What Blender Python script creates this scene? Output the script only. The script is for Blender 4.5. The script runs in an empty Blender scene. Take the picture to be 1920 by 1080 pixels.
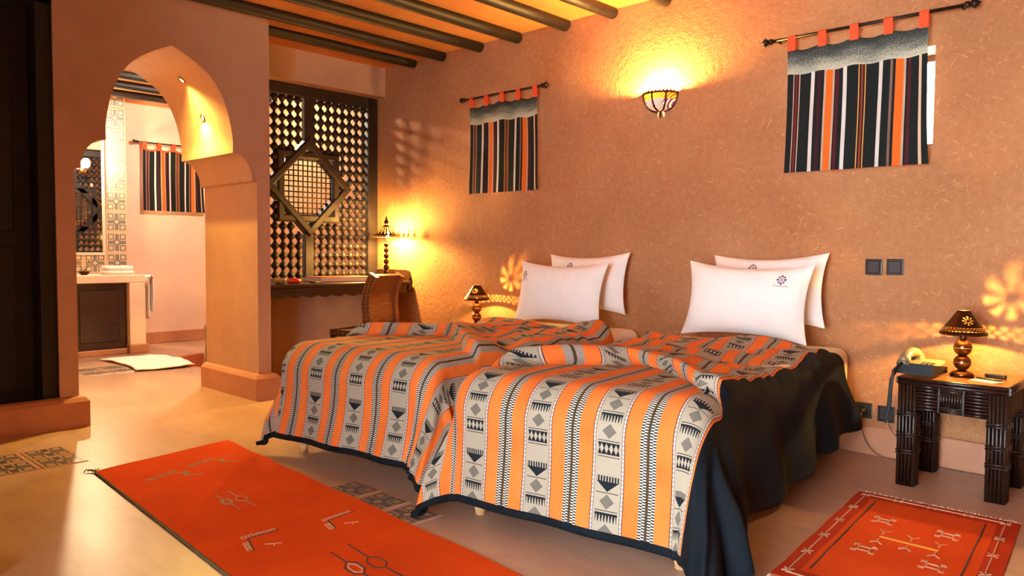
import bpy, bmesh, math, random
from mathutils import Vector, Matrix, noise as mnoise
random.seed(7)
SC = bpy.context.scene
COL = SC.collection
PI = math.pi
# ------------------------------------------------------------------ camera
def make_camera():
    f, yaw, t, r = 1436.0, math.radians(43.49), math.radians(2.757), math.radians(0.424)
    fw = Vector((-math.sin(yaw)*math.cos(t), math.cos(yaw)*math.cos(t), -math.sin(t)))
    rt = Vector((math.cos(yaw), math.sin(yaw), 0)); up = rt.cross(fw)
    rt, up = math.cos(r)*rt + math.sin(r)*up, -math.sin(r)*rt + math.cos(r)*up
    cd = bpy.data.cameras.new('camera'); cd.sensor_width = 36; cd.lens = 36*f/1920; cd.clip_start = 0.05
    co = bpy.data.objects.new('camera', cd); COL.objects.link(co)
    m = Matrix((rt, up, -fw)).transposed().to_4x4(); m.translation = Vector((0, -4.578, 1.15))
    co.matrix_world = m
    SC.camera = co
make_camera()
# ------------------------------------------------------------------ world, exposure
SKY = 26.0          # daylight outside the windows
W = bpy.data.worlds.new('sky'); SC.world = W; W.use_nodes = True
W.node_tree.nodes['Background'].inputs[0].default_value = (0.90, 0.95, 1.0, 1)
W.node_tree.nodes['Background'].inputs[1].default_value = SKY
SC.view_settings.view_transform = 'Standard'; SC.view_settings.look = 'None'
SC.view_settings.exposure = 0.85; SC.view_settings.gamma = 1.0; SC.view_settings.use_curve_mapping = False
SC.cycles.use_denoising = True
SC.cycles.max_bounces = 8; SC.cycles.diffuse_bounces = 5; SC.cycles.transparent_max_bounces = 12
SC.cycles.sample_clamp_indirect = 6.0; SC.cycles.caustics_reflective = False; SC.cycles.caustics_refractive = False
# lamp powers (watts, warm bulbs)
P_SCONCE, P_BEDSIDE, P_DESK, P_BATH, P_BATHCEIL, P_ARCH = 120, 16.0, 100, 62, 120, 90
WARM = (1.0, 0.57, 0.14)

# ------------------------------------------------------------------ helpers
def tag(o, label=None, cat=None, group=None, kind=None):
    if label: o['label'] = label
    if cat: o['category'] = cat
    if group: o['group'] = group
    if kind: o['kind'] = kind
    return o

def thing(name, label, cat, loc=(0, 0, 0), rz=0, group=None):
    o = bpy.data.objects.new(name, None); COL.objects.link(o)
    o.empty_display_size = 0.1
    o.location = loc; o.rotation_euler = (0, 0, rz)
    return tag(o, label, cat, group)

class MB:
    """collects shapes, then links them as ONE mesh object"""
    def __init__(s): s.v = []; s.f = []; s.sm = []; s.mi = []; s.uv = None; s.cur = 0
    def add(s, vs, fs, smooth=False):
        b = len(s.v); s.v += [tuple(p) for p in vs]
        for f in fs:
            s.f.append(tuple(i+b for i in f)); s.sm.append(smooth); s.mi.append(s.cur)
        return s
    def box(s, lo, hi):
        x0, y0, z0 = lo; x1, y1, z1 = hi
        return s.add([(x0,y0,z0),(x1,y0,z0),(x1,y1,z0),(x0,y1,z0),(x0,y0,z1),(x1,y0,z1),(x1,y1,z1),(x0,y1,z1)],
              [(0,3,2,1),(4,5,6,7),(0,1,5,4),(1,2,6,5),(2,3,7,6),(3,0,4,7)])
    def bbox(s, lo, hi, r=0.01, seg=2):
        bm = bmesh.new(); bmesh.ops.create_cube(bm, size=1)
        for v in bm.verts:
            v.co = Vector([lo[i] + (v.co[i]+0.5)*(hi[i]-lo[i]) for i in range(3)])
        bmesh.ops.bevel(bm, geom=list(bm.edges), offset=r, segments=seg, profile=0.6, affect='EDGES')
        return s.bm(bm)
    def bm(s, bm, smooth=False):
        bm.verts.index_update(); s.add([v.co[:] for v in bm.verts], [[v.index for v in f.verts] for f in bm.faces], smooth); bm.free(); return s
    def lathe(s, prof, n=24, c=(0, 0, 0), a0=0, a1=2*PI, smooth=True, close=True):
        full = abs(a1-a0-2*PI) < 1e-6; m = n if full else n+1; vs = []
        for r, z in prof:
            for i in range(m):
                a = a0 + (a1-a0)*i/n
                vs.append((c[0]+r*math.cos(a), c[1]+r*math.sin(a), c[2]+z))
        fs = []
        for j in range(len(prof)-1):
            for i in range(n):
                k = (i+1) % m if full else i+1
                fs.append((j*m+i, j*m+k, (j+1)*m+k, (j+1)*m+i))
        if close and full:
            if prof[0][0] > 1e-5: fs.append(tuple(range(m-1, -1, -1)))
            if prof[-1][0] > 1e-5: fs.append(tuple((len(prof)-1)*m+i for i in range(m)))
        return s.add(vs, fs, smooth)
    def cyl(s, a, b, r, n=10, r2=None, smooth=True):
        return s.tube([a, b], [r, r if r2 is None else r2], n, smooth)
    def tube(s, pts, r, n=8, smooth=True):
        pts = [Vector(p) for p in pts]; m = len(pts)
        if not isinstance(r, (list, tuple)): r = [r]*m
        vs = []; fs = []; ref = None
        for i, p in enumerate(pts):
            d = (pts[min(i+1, m-1)]-pts[max(i-1, 0)]).normalized()
            if ref is None: ref = d.orthogonal().normalized()
            ref = (ref - d*ref.dot(d)).normalized(); w = d.cross(ref)
            for k in range(n):
                a = 2*PI*k/n; vs.append(p + r[i]*(math.cos(a)*ref + math.sin(a)*w))
        for i in range(m-1):
            for k in range(n):
                q = (k+1) % n; fs.append((i*n+k, i*n+q, (i+1)*n+q, (i+1)*n+k))
        s.add(vs, fs, smooth)
        b = len(s.v)-len(vs)
        s.f.append(tuple(b+k for k in range(n-1, -1, -1))); s.sm.append(False); s.mi.append(s.cur)
        s.f.append(tuple(b+(m-1)*n+k for k in range(n))); s.sm.append(False); s.mi.append(s.cur)
        return s
    def sphere(s, c, r, n=16, m=10, sz=1.0):
        prof = [(max(1e-6, r*math.sin(PI*j/m)), -r*sz*math.cos(PI*j/m)) for j in range(m+1)]
        return s.lathe(prof, n, c, close=False)
    def prism(s, poly, lo, hi, axis=0):
        """polygon in the two other axes (in order), extruded along axis from lo to hi"""
        n = len(poly)
        def P(a, b, h):
            return {0: (h, a, b), 1: (a, h, b), 2: (a, b, h)}[axis]
        vs = [P(a, b, lo) for a, b in poly] + [P(a, b, hi) for a, b in poly]
        fs = [tuple(range(n-1, -1, -1)), tuple(range(n, 2*n))] + [(i, (i+1) % n, n+(i+1) % n, n+i) for i in range(n)]
        return s.add(vs, fs)
    def grid(s, fn, nu, nv, smooth=True, uv=None):
        vs = [fn(i/nu, j/nv) for j in range(nv+1) for i in range(nu+1)]
        fs = [(j*(nu+1)+i, j*(nu+1)+i+1, (j+1)*(nu+1)+i+1, (j+1)*(nu+1)+i) for j in range(nv) for i in range(nu)]
        if uv:
            if s.uv is None: s.uv = {}
            b = len(s.v)
            for j in range(nv+1):
                for i in range(nu+1): s.uv[b+j*(nu+1)+i] = uv(i/nu, j/nv)
        return s.add(vs, fs, smooth)
    def mesh(s, name, fix=True):
        me = bpy.data.meshes.new(name); me.from_pydata(s.v, [], s.f)
        me.polygons.foreach_set('use_smooth', s.sm); me.polygons.foreach_set('material_index', s.mi)
        if s.uv:
            L = me.uv_layers.new(name='UVMap')
            for lp in me.loops: L.data[lp.index].uv = s.uv.get(lp.vertex_index, (0, 0))
        if fix:
            bm = bmesh.new(); bm.from_mesh(me); bmesh.ops.recalc_face_normals(bm, faces=list(bm.faces)); bm.to_mesh(me); bm.free()
        me.update(); return me
    def build(s, name, mat, parent=None, loc=None, rz=0, fix=True):
        me = s.mesh(name, fix)
        for m in (mat if isinstance(mat, (list, tuple)) else [mat]): me.materials.append(m)
        return link(name, me, parent, loc, rz)

def link(name, me, parent=None, loc=None, rz=0):
    o = bpy.data.objects.new(name, me); COL.objects.link(o)
    if parent: o.parent = parent
    if loc is not None: o.location = loc
    if rz: o.rotation_euler = (0, 0, rz)
    return o

def copy_tree(o, parent=None):
    c = o.copy(); COL.objects.link(c); c.parent = parent
    for ch in [k for k in bpy.data.objects if k.parent == o]: copy_tree(ch, c)
    return c

def smooth01(a, b, x):
    t = max(0.0, min(1.0, (x-a)/(b-a))); return t*t*(3-2*t)

# ------------------------------------------------------------------ shader expression helper
class X:
    def __init__(s, nt, sock): s.nt = nt; s.k = sock
    def _m(s, op, *a):
        n = s.nt.nodes.new('ShaderNodeMath'); n.operation = op
        for i, q in enumerate((s,)+a):
            if isinstance(q, X): s.nt.links.new(q.k, n.inputs[i])
            else: n.inputs[i].default_value = float(q)
        return X(s.nt, n.outputs[0])
    def __add__(s, o): return s._m('ADD', o)
    __radd__ = __add__
    def __sub__(s, o): return s._m('SUBTRACT', o)
    def __rsub__(s, o): return (s*-1)+o
    def __mul__(s, o): return s._m('MULTIPLY', o)
    __rmul__ = __mul__
    def __truediv__(s, o): return s._m('DIVIDE', o)
    def abs(s): return s._m('ABSOLUTE')
    def frac(s): return s._m('FRACT')
    def lt(s, o): return s._m('LESS_THAN', o)
    def gt(s, o): return s._m('GREATER_THAN', o)
    def max(s, o): return s._m('MAXIMUM', o)
    def min(s, o): return s._m('MINIMUM', o)
    def __and__(s, o): return s*o
    def __or__(s, o): return s.max(o)
    def inv(s): return 1-s
    def within(s, a, b): return s.gt(a) & s.lt(b)

def lin(c):
    return tuple(((x/255)/12.92 if x/255 <= 0.04045 else ((x/255+0.055)/1.055)**2.4) for x in c) + (1,)

class Mat:
    def __init__(s, name, rough=0.6, spec=0.5, metal=0.0, color=(0.8, 0.8, 0.8, 1)):
        s.m = bpy.data.materials.new(name); s.m.use_nodes = True; s.nt = s.m.node_tree
        s.b = s.nt.nodes['Principled BSDF']
        s.b.inputs['Roughness'].default_value = rough; s.b.inputs['Metallic'].default_value = metal
        s.b.inputs['Specular IOR Level'].default_value = spec; s.b.inputs['Base Color'].default_value = color
        s.c = color
    def node(s, t): return s.nt.nodes.new(t)
    def coord(s, kind='Object'):
        n = s.node('ShaderNodeTexCoord'); return n.outputs[kind]
    def uv(s):
        sp = s.node('ShaderNodeSeparateXYZ'); s.nt.links.new(s.coord('UV'), sp.inputs[0])
        return X(s.nt, sp.outputs[0]), X(s.nt, sp.outputs[1])
    def xyz(s, kind='Object'):
        sp = s.node('ShaderNodeSeparateXYZ'); s.nt.links.new(s.coord(kind), sp.inputs[0])
        return [X(s.nt, sp.outputs[i]) for i in range(3)]
    def noise(s, scale, detail=3, rough=0.5, stretch=None, kind='Object', rot=None):
        n = s.node('ShaderNodeTexNoise'); n.inputs['Scale'].default_value = scale
        n.inputs['Detail'].default_value = detail; n.inputs['Roughness'].default_value = rough
        src = s.coord(kind)
        if rot:
            mp = s.node('ShaderNodeMapping'); mp.inputs['Rotation'].default_value = rot
            s.nt.links.new(src, mp.inputs[0]); src = mp.outputs[0]
        if stretch:
            mp = s.node('ShaderNodeMapping'); mp.inputs['Scale'].default_value = stretch
            s.nt.links.new(src, mp.inputs[0]); src = mp.outputs[0]
        s.nt.links.new(src, n.inputs['Vector']); return X(s.nt, n.outputs['Fac'])
    def ramp(s, fac, stops):
        n = s.node('ShaderNodeValToRGB'); s.nt.links.new(fac.k, n.inputs[0]); e = n.color_ramp.elements
        while len(e) < len(stops): e.new(0.5)
        for i, (p, c) in enumerate(stops): e[i].position = p; e[i].color = c
        return n.outputs[0]
    def mix(s, fac, a, b):
        n = s.node('ShaderNodeMix'); n.data_type = 'RGBA'
        if isinstance(fac, X): s.nt.links.new(fac.k, n.inputs[0])
        else: n.inputs[0].default_value = fac
        for q, i in ((a, 6), (b, 7)):
            if isinstance(q, tuple): n.inputs[i].default_value = q
            else: s.nt.links.new(q, n.inputs[i])
        return n.outputs[2]
    def color(s, sock):
        s.nt.links.new(sock, s.b.inputs['Base Color']); return s
    def rough(s, x): s.nt.links.new(x.k, s.b.inputs['Roughness']); return s
    def bump(s, x, strength=0.3, dist=0.01):
        n = s.node('ShaderNodeBump'); n.inputs['Strength'].default_value = strength; n.inputs['Distance'].default_value = dist
        s.nt.links.new(x.k, n.inputs['Height']); s.nt.links.new(n.outputs[0], s.b.inputs['Normal']); return s

def plain(name, rgb, rough=0.6, metal=0.0, spec=0.5, var=0.12, scale=12, bump=0.0):
    """plain colour with a little procedural variation"""
    m = Mat(name, rough, spec, metal, lin(rgb)); c = lin(rgb)
    n = m.noise(scale, 3)
    lo = tuple(max(0, x*(1-var)) for x in c[:3])+(1,); hi = tuple(min(1, x*(1+var)) for x in c[:3])+(1,)
    m.color(m.ramp(n, [(0.3, lo), (0.7, hi)]))
    if bump: m.bump(n, bump, 0.004)
    return m.m

def emit(name, rgb, strength):
    m = bpy.data.materials.new(name); m.use_nodes = True; b = m.node_tree.nodes['Principled BSDF']
    b.inputs['Base Color'].default_value = (*rgb, 1); b.inputs['Emission Color'].default_value = (*rgb, 1)
    b.inputs['Emission Strength'].default_value = strength; return m
def bulb_strength(watt, r): return watt/(PI*4*PI*r*r)

# ------------------------------------------------------------------ materials
def mat_straw_plaster():
    m = Mat('straw_plaster', 0.85, 0.25)
    big = m.noise(1.1, 3); mid = m.noise(26, 4, 0.6); fine = m.noise(110, 3, 0.6)
    base = m.ramp(big*0.65+mid*0.35, [(0.32, lin((158, 104, 68))), (0.55, lin((178, 125, 86))), (0.72, lin((196, 144, 106)))])
    straw = None
    for i, a in enumerate((0.3, 1.1, 1.9, 2.7)):      # short chaff strokes lying in four directions
        q = m.noise(7, 1, 0.5, (13, 13, 2.6), rot=(0, a, 0.7*i)).gt(0.72)
        straw = q if straw is None else straw | q
    m.color(m.mix(straw*0.32, base, lin((232, 182, 122))))
    m.bump(fine*0.35+mid*0.9+straw*0.3, 0.8, 0.012)
    return m.m
def mat_smooth_plaster(name, a, b, rough=0.55):
    m = Mat(name, rough, 0.35)
    n = m.noise(1.6, 4); f = m.noise(7, 5, 0.6)
    m.color(m.ramp(n*0.6+f*0.4, [(0.3, lin(a)), (0.7, lin(b))])); m.bump(f, 0.12, 0.01)
    return m.m
def mat_floor():
    m = Mat('polished_floor', 0.3, 0.5)
    n = m.noise(1.3, 5, 0.6, (1, 2.2, 1)); f = m.noise(6, 5, 0.65, (1, 3, 1))
    m.color(m.ramp(n*0.65+f*0.35, [(0.28, lin((152, 116, 98))), (0.5, lin((176, 140, 118))), (0.72, lin((196, 162, 138)))]))
    m.rough(n*0.14+f*0.06+0.24)
    return m.m
def mat_wood(name, a, b, rough=0.4, stretch=(1, 1, 12), scale=6):
    m = Mat(name, rough, 0.5); n = m.noise(scale, 4, 0.6, stretch)
    m.color(m.ramp(n, [(0.3, lin(a)), (0.7, lin(b))])); m.bump(n, 0.15, 0.003); return m.m
def mat_ceiling():
    m = Mat('straw_ceiling', 0.9, 0.2); f = m.noise(60, 4, 0.7); n = m.noise(2, 3)
    s = m.noise(22, 2, 0.6, (6, 1.2, 6)).gt(0.66)
    base = m.ramp(n*0.5+f*0.5, [(0.3, lin((170, 104, 52))), (0.7, lin((208, 146, 86)))])
    m.color(m.mix(s*0.4, base, lin((232, 184, 120)))); m.bump(f, 0.6, 0.006); return m.m
def mat_tile(name, bg, fg):
    m = Mat(name, 0.35, 0.5); u, v = m.uv(); a = (u-0.5).abs(); b = (v-0.5).abs()
    q = (a-0.275).abs().max((b-0.275).abs()); ring = q.within(0.085, 0.145)
    mx = a.max(b); mn = a.min(b)
    cross = (mn.lt(0.085) & mx.lt(0.42)) & (a+b).gt(0.11)
    diag = ((a-b).abs().lt(0.05) & mx.lt(0.14)) & (a+b).gt(0.11)
    n = m.noise(14, 3)
    bgc = m.ramp(n, [(0.3, tuple(x*0.88 for x in lin(bg)[:3])+(1,)), (0.7, lin(bg))])
    m.color(m.mix(ring | cross | diag, bgc, lin(fg))); return m.m
def mat_duvet(name, u0, P, umin, umax, vmax):
    m = Mat(name, 0.85, 0.2)
    try: m.b.inputs['Sheen Weight'].default_value = 0.0
    except Exception: pass
    U, V = m.uv()
    ds = (((U-u0)/P+0.5).frac()-0.5)*P; d = ds.abs(); dl = (P/2)-d
    A = 0.37; q = (V/A).frac()*0.40
    navy, beige, grey, white, dark, orange = lin((22, 28, 36)), lin((164, 156, 138)), lin((108, 104, 96)), lin((206, 198, 184)), lin((58, 34, 34)), lin((238, 122, 44))
    fab = m.noise(420, 2, 0.5, kind='UV'); soft = m.noise(5, 3, kind='UV')
    org = m.ramp(soft, [(0.3, lin((220, 108, 44))), (0.7, lin((236, 128, 58)))])
    col = org
    # ladder stripe
    chk = ((V/0.0105).frac().lt(0.5)); off = ((V/0.0105+0.5).frac().lt(0.5))
    inner = dl.lt(0.0185); tick = chk*inner + off*(inner.inv())
    ladc = m.mix(tick, navy, white)
    col = m.mix(dl.lt(0.032), col, ladc)
    col = m.mix(dl.lt(0.0055), col, lin((74, 58, 36)))
    # motif band with its borders
    col = m.mix(d.lt(0.0675), col, dark)
    bch = m.mix((V/0.016).frac().lt(0.5), lin((206, 190, 182)), lin((168, 150, 148)))
    col = m.mix(d.lt(0.0645), col, bch)
    col = m.mix(d.lt(0.0565), col, lin((104, 96, 92)))
    col = m.mix(d.lt(0.0540), col, beige)
    inb = d.lt(0.046)
    # comb triangle, teeth towards the head of the bed
    teeth = q.within(0.018, 0.042) & (ds/0.0116+0.5).frac().lt(0.58) & d.lt(0.0465)
    tri = q.within(0.040, 0.080) & (d + (q-0.040)*1.15).lt(0.0465)
    l1 = q.within(0.0835, 0.0865) & inb; l2 = q.within(0.1545, 0.1575) & inb
    # comb bar with teeth towards the foot
    bar = q.within(0.164, 0.173) & inb
    tt = q.within(0.172, 0.200) & (((ds/0.0126).frac()-0.5).abs()+(q-0.172)*10).lt(0.40) & d.lt(0.044)
    l3 = q.within(0.2745, 0.2775) & inb; l4 = q.within(0.3395, 0.3425) & inb
    bx = q.within(0.284, 0.332) & (d - (q-0.308).abs()*0.25).lt(0.040)
    dm = (((ds/0.0200).frac()-0.5).abs()*1.9 + (q-0.308).abs()*42).lt(0.86)
    bx = bx & dm.inv()
    col = m.mix(teeth | tri | l1 | l2 | bar | tt | l3 | l4 | bx, col, navy)
    g = (d+(q-0.120).abs()).lt(0.030) | (d+(q-0.238).abs()).lt(0.030)
    col = m.mix(g & d.lt(0.05), col, grey)
    # plain black border all round
    blk = m.ramp(soft, [(0.3, lin((6, 12, 19))), (0.7, lin((11, 21, 31)))])
    bord = U.lt(umin) | U.gt(umax) | V.gt(vmax)
    col = m.mix(bord, col, blk)
    col = m.mix(0.18, col, m.mix(fab, (0, 0, 0, 1), col))
    m.color(col); m.bump(fab, 0.15, 0.002)
    return m.m
def mat_curtain(name, stripes):
    """stripes: (from, to, colour) over the width of the panel, on black"""
    m = Mat(name, 0.85, 0.2); U, V = m.uv(); f = m.noise(300, 2, 0.5, kind='UV')
    col = m.ramp(f, [(0.3, lin((16, 22, 22))), (0.7, lin((30, 36, 36)))])
    for a, b, c in stripes: col = m.mix(U.within(a, b), col, lin(c))
    m.color(col); m.bump(f, 0.2, 0.002); return m.m
def mat_rug(name, a, b):
    m = Mat(name, 0.95, 0.1); n = m.noise(2.5, 3); f = m.noise(140, 3, 0.6, (1, 0.12, 1))
    m.color(m.ramp(n*0.6+f*0.4, [(0.3, lin(a)), (0.7, lin(b))])); m.bump(f, 0.5, 0.003); return m.m
def mat_glass():
    m = bpy.data.materials.new('window_glass'); m.use_nodes = True; nt = m.node_tree
    t = nt.nodes.new('ShaderNodeBsdfTransparent'); t.inputs[0].default_value = (0.95, 0.98, 0.98, 1)
    g = nt.nodes.new('ShaderNodeBsdfGlossy'); g.inputs['Roughness'].default_value = 0.02
    x = nt.nodes.new('ShaderNodeMixShader'); x.inputs[0].default_value = 0.06
    nt.links.new(t.outputs[0], x.inputs[1]); nt.links.new(g.outputs[0], x.inputs[2])
    nt.links.new(x.outputs[0], nt.nodes['Material Output'].inputs[0]); return m
def mat_lampglass():
    m = bpy.data.materials.new('painted_lamp_glass'); m.use_nodes = True; nt = m.node_tree
    M = Mat.__new__(Mat); M.m = m; M.nt = nt; M.b = nt.nodes['Principled BSDF']
    x, y, z = M.xyz()
    # chevrons: z measured against the angle round the bowl
    a = X(nt, x.k)._m('ABSOLUTE'); w = ((a-0.062).abs()*1.4 + z*-1 + 0.002)
    st = (w/0.022).frac()
    c = M.mix(st.lt(0.35), (0.16, 0.05, 0.005, 1), (0.35, 0.24, 0.05, 1))
    c = M.mix(z.lt(-0.045), c, (0.05, 0.015, 0.14, 1)); c = M.mix(z.lt(-0.045) & st.gt(0.6), c, (0.3, 0.25, 0.22, 1))
    t = nt.nodes.new('ShaderNodeBsdfTranslucent'); d = nt.nodes.new('ShaderNodeBsdfDiffuse')
    for n in (t, d): nt.links.new(c, n.inputs[0])
    s = nt.nodes.new('ShaderNodeMixShader'); s.inputs[0].default_value = 0.985
    nt.links.new(t.outputs[0], s.inputs[1]); nt.links.new(d.outputs[0], s.inputs[2])
    nt.links.new(s.outputs[0], nt.nodes['Material Output'].inputs[0]); return m

M = {}
M['straw'] = mat_straw_plaster()
M['plaster'] = mat_smooth_plaster('smooth_plaster', (178, 140, 116), (196, 160, 134))
M['pink'] = mat_smooth_plaster('pink_plaster', (226, 194, 168), (236, 208, 184))
M['skirt'] = mat_smooth_plaster('skirting_plaster', (168, 112, 84), (194, 138, 106), 0.4)
M['floor'] = mat_floor(); M['ceil'] = mat_ceiling()
M['log'] = mat_wood('dark_log', (15, 8, 5), (38, 23, 14), 0.55, (1, 0.12, 1), 14)
M['dark'] = mat_wood('dark_walnut', (30, 15, 9), (64, 34, 20), 0.38)
M['closet'] = mat_wood('closet_wood', (10, 5, 3), (20, 10, 6), 0.75)
M['screen'] = mat_wood('screen_wood', (17, 9, 6), (40, 22, 14), 0.6)
M['chair'] = mat_wood('chair_wood', (104, 58, 34), (142, 86, 52), 0.35)
M['chairdark'] = mat_wood('chair_carving', (52, 26, 16), (84, 46, 28), 0.45)
M['reed'] = mat_wood('dark_reed', (22, 11, 8), (50, 28, 19), 0.36, (1, 1, 3), 30)
M['reedtop'] = mat_wood('reed_top', (96, 52, 26), (158, 98, 52), 0.22, (1, 12, 1), 8)
M['leg'] = mat_wood('pale_leg', (196, 150, 104), (220, 178, 130), 0.45)
M['sheet'] = plain('white_cotton', (236, 230, 226), 0.85, var=0.03, spec=0.2)
M['bedbase'] = plain('bed_base_fabric', (224, 214, 200), 0.9, var=0.04)
M['black'] = plain('black_cotton', (12, 18, 25), 0.8, var=0.2, spec=0.2)
M['tilew'] = mat_tile('wall_tile', (214, 186, 152), (120, 118, 112))
M['tilef'] = mat_tile('floor_tile', (178, 136, 112), (74, 72, 76))
M['brass'] = plain('dark_brass', (120, 78, 44), 0.28, 0.9, var=0.15)
M['bronze'] = plain('bronze', (74, 48, 30), 0.35, 0.85, var=0.2)
M['iron'] = plain('dark_iron', (40, 30, 26), 0.4, 0.6)
M['chrome'] = plain('chrome', (200, 190, 180), 0.15, 1.0, var=0.03)
M['plate'] = plain('dark_plate', (30, 22, 20), 0.35, var=0.08)
M['platein'] = plain('plate_inside', (44, 34, 30), 0.4, var=0.08)
M['hole'] = plain('socket_hole', (12, 10, 10), 0.5)
M['cable'] = plain('grey_cable', (110, 96, 90), 0.5)
M['darkcable'] = plain('dark_cable', (26, 28, 32), 0.5)
M['phone'] = plain('phone_plastic', (132, 114, 82), 0.4, var=0.03)
M['phonedark'] = plain('phone_dark', (26, 27, 32), 0.4, var=0.05)
M['rug'] = mat_rug('orange_wool', (178, 54, 4), (206, 72, 10))
M['rug2'] = mat_rug('red_orange_wool', (190, 62, 20), (212, 80, 28))
M['rugred'] = mat_rug('brick_red_wool', (160, 44, 22), (178, 58, 30))
M['thread'] = plain('pale_thread', (190, 140, 108), 0.9); M['threaddark'] = plain('dark_thread', (70, 38, 34), 0.9)
M['threadgrey'] = plain('grey_thread', (150, 120, 92), 0.9); M['threadgold'] = plain('gold_thread', (206, 134, 40), 0.9)
M['fringe'] = plain('wool_fringe', (208, 184, 168), 0.95); M['rugedge'] = plain('rug_binding', (86, 74, 36), 0.95)
M['tab'] = plain('orange_tab', (222, 84, 40), 0.85, var=0.06)
def mat_header():
    m = Mat('silver_header', 0.7, 0.4); U, V = m.uv(); n = m.noise(60, 3, 0.7, (0.25, 1, 1), 'UV'); s = m.noise(4, 3, kind='UV')
    g = m.noise(26, 3, 0.75, (4.0, 1.3, 1), 'UV')
    k = V*1.0+s*0.7+g*2.6-1.72
    col = m.ramp(k, [(0.0, lin((20, 26, 26))), (0.45, lin((84, 94, 88))), (0.9, lin((190, 192, 170)))])
    m.color(col); m.bump(n, 0.3, 0.003); return m.m
M['header'] = mat_header()
M['cur'] = mat_curtain('striped_curtain', [(0.048, 0.056, (180, 150, 140)), (0.066, 0.082, (110, 40, 34)), (0.094, 0.102, (190, 160, 140)),
    (0.185, 0.212, (206, 200, 192)), (0.235, 0.262, (56, 26, 34)), (0.285, 0.300, (180, 160, 140)), (0.300, 0.350, (216, 104, 34)), (0.350, 0.364, (180, 160, 140)), (0.372, 0.395, (76, 26, 36)),
    (0.425, 0.452, (210, 204, 196)), (0.535, 0.543, (202, 150, 84)), (0.556, 0.570, (136, 60, 40)), (0.582, 0.590, (202, 150, 84)),
    (0.680, 0.705, (206, 200, 192)), (0.755, 0.772, (120, 92, 84)), (0.790, 0.845, (216, 104, 34)), (0.845, 0.860, (180, 160, 140)), (0.872, 0.895, (70, 30, 36)), (0.945, 0.962, (206, 180, 150))])
M['glass'] = mat_glass(); M['lampglass'] = mat_lampglass()
M['frame'] = plain('window_frame', (96, 60, 38), 0.5)
M['mirror'] = plain('mirror_glass', (225, 225, 222), 0.02, 1.0, var=0.0)
M['towel'] = plain('white_towel', (238, 230, 226), 0.95, var=0.04, scale=60, bump=0.3)
M['purple'] = plain('purple_thread', (88, 42, 96), 0.8, var=0.1); M['logotext'] = plain('grey_violet_thread', (96, 82, 94), 0.8)
M['bulb'] = emit('warm_bulb', WARM, 40)
M['paper'] = plain('paper', (226, 216, 204), 0.8, var=0.03); M['cover'] = plain('brown_cover', (150, 84, 52), 0.5); M['red'] = plain('red_glaze', (190, 40, 22), 0.4)
M['ash'] = plain('pale_glass', (170, 160, 150), 0.1); M['copper'] = mat_smooth_plaster('terracotta_tub', (150, 74, 46), (172, 92, 60), 0.35)
M['yellow'] = plain('yellow_petal', (226, 168, 60), 0.7); M['green'] = plain('stem_green', (88, 96, 50), 0.7)

# ------------------------------------------------------------------ the setting
H = 2.90
def struct(name, mb, mat, parent=None, fix=True):
    o = mb.build(name, mat, parent, fix=fix)
    if not parent: o['kind'] = 'structure'
    return o
def slab(xc, zc, holes, y0, y1, axis=1):
    """wall plate with rectangular holes; xc, zc: cut lines; holes: set of (i, j) cells"""
    nx, nz = len(xc), len(zc); mb = MB()
    def P(i, j, k):
        y = (y0, y1)[k]
        return (xc[i], y, zc[j]) if axis == 1 else (y, xc[i], zc[j])
    vs = [P(i, j, k) for k in (0, 1) for j in range(nz) for i in range(nx)]
    I = lambda i, j, k: k*nx*nz + j*nx + i
    fs = []; solid = lambda i, j: 0 <= i < nx-1 and 0 <= j < nz-1 and (i, j) not in holes
    for i in range(nx-1):
        for j in range(nz-1):
            if not solid(i, j): continue
            for k in (0, 1): fs.append((I(i,j,k), I(i+1,j,k), I(i+1,j+1,k), I(i,j+1,k)))
            if not solid(i-1, j): fs.append((I(i,j,0), I(i,j+1,0), I(i,j+1,1), I(i,j,1)))
            if not solid(i+1, j): fs.append((I(i+1,j,0), I(i+1,j+1,0), I(i+1,j+1,1), I(i+1,j,1)))
            if not solid(i, j-1): fs.append((I(i,j,0), I(i+1,j,0), I(i+1,j,1), I(i,j,1)))
            if not solid(i, j+1): fs.append((I(i,j+1,0), I(i+1,j+1,0), I(i+1,j+1,1), I(i,j+1,1)))
    return mb.add(vs, fs)

XB = -9.50            # far wall of the bathroom
XA = -5.40            # face of the arch wall
WX = ((-4.70, -4.13), (-1.92, -1.225)); WZ = (1.74, 2.27)
# floor with the round sunken tub cut out
TUB = (-7.62, -0.74, 0.62)
def floor_mesh():
    mb = MB(); n = 40; x0, x1, y0, y1 = -9.8, 2.6, -6.9, 0.4
    bx0, bx1, by0, by1 = TUB[0]-0.8, TUB[0]+0.8, TUB[1]-0.8, TUB[1]+0.8
    for a, b, c, d in ((x0, bx0, y0, y1), (bx1, x1, y0, y1), (bx0, bx1, y0, by0), (bx0, bx1, by1, y1)):
        mb.add([(a, c, 0), (b, c, 0), (b, d, 0), (a, d, 0)], [(0, 1, 2, 3)])
    ring = []; sq = []
    for i in range(n):
        a = 2*PI*i/n; c, s = math.cos(a), math.sin(a); k = 0.8/max(abs(c), abs(s))
        ring.append((TUB[0]+TUB[2]*c, TUB[1]+TUB[2]*s, 0)); sq.append((TUB[0]+k*c, TUB[1]+k*s, 0))
    mb.add(ring+sq, [(i, (i+1) % n, n+(i+1) % n, n+i) for i in range(n)])
    return mb
FLOOR = struct('floor', floor_mesh(), M['floor'], fix=False)
for f in FLOOR.data.polygons:
    pass
CEIL = struct('ceiling', MB().box((-9.8, -6.9, H), (2.6, 0.4, H+0.12)), M['ceil'])
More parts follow.
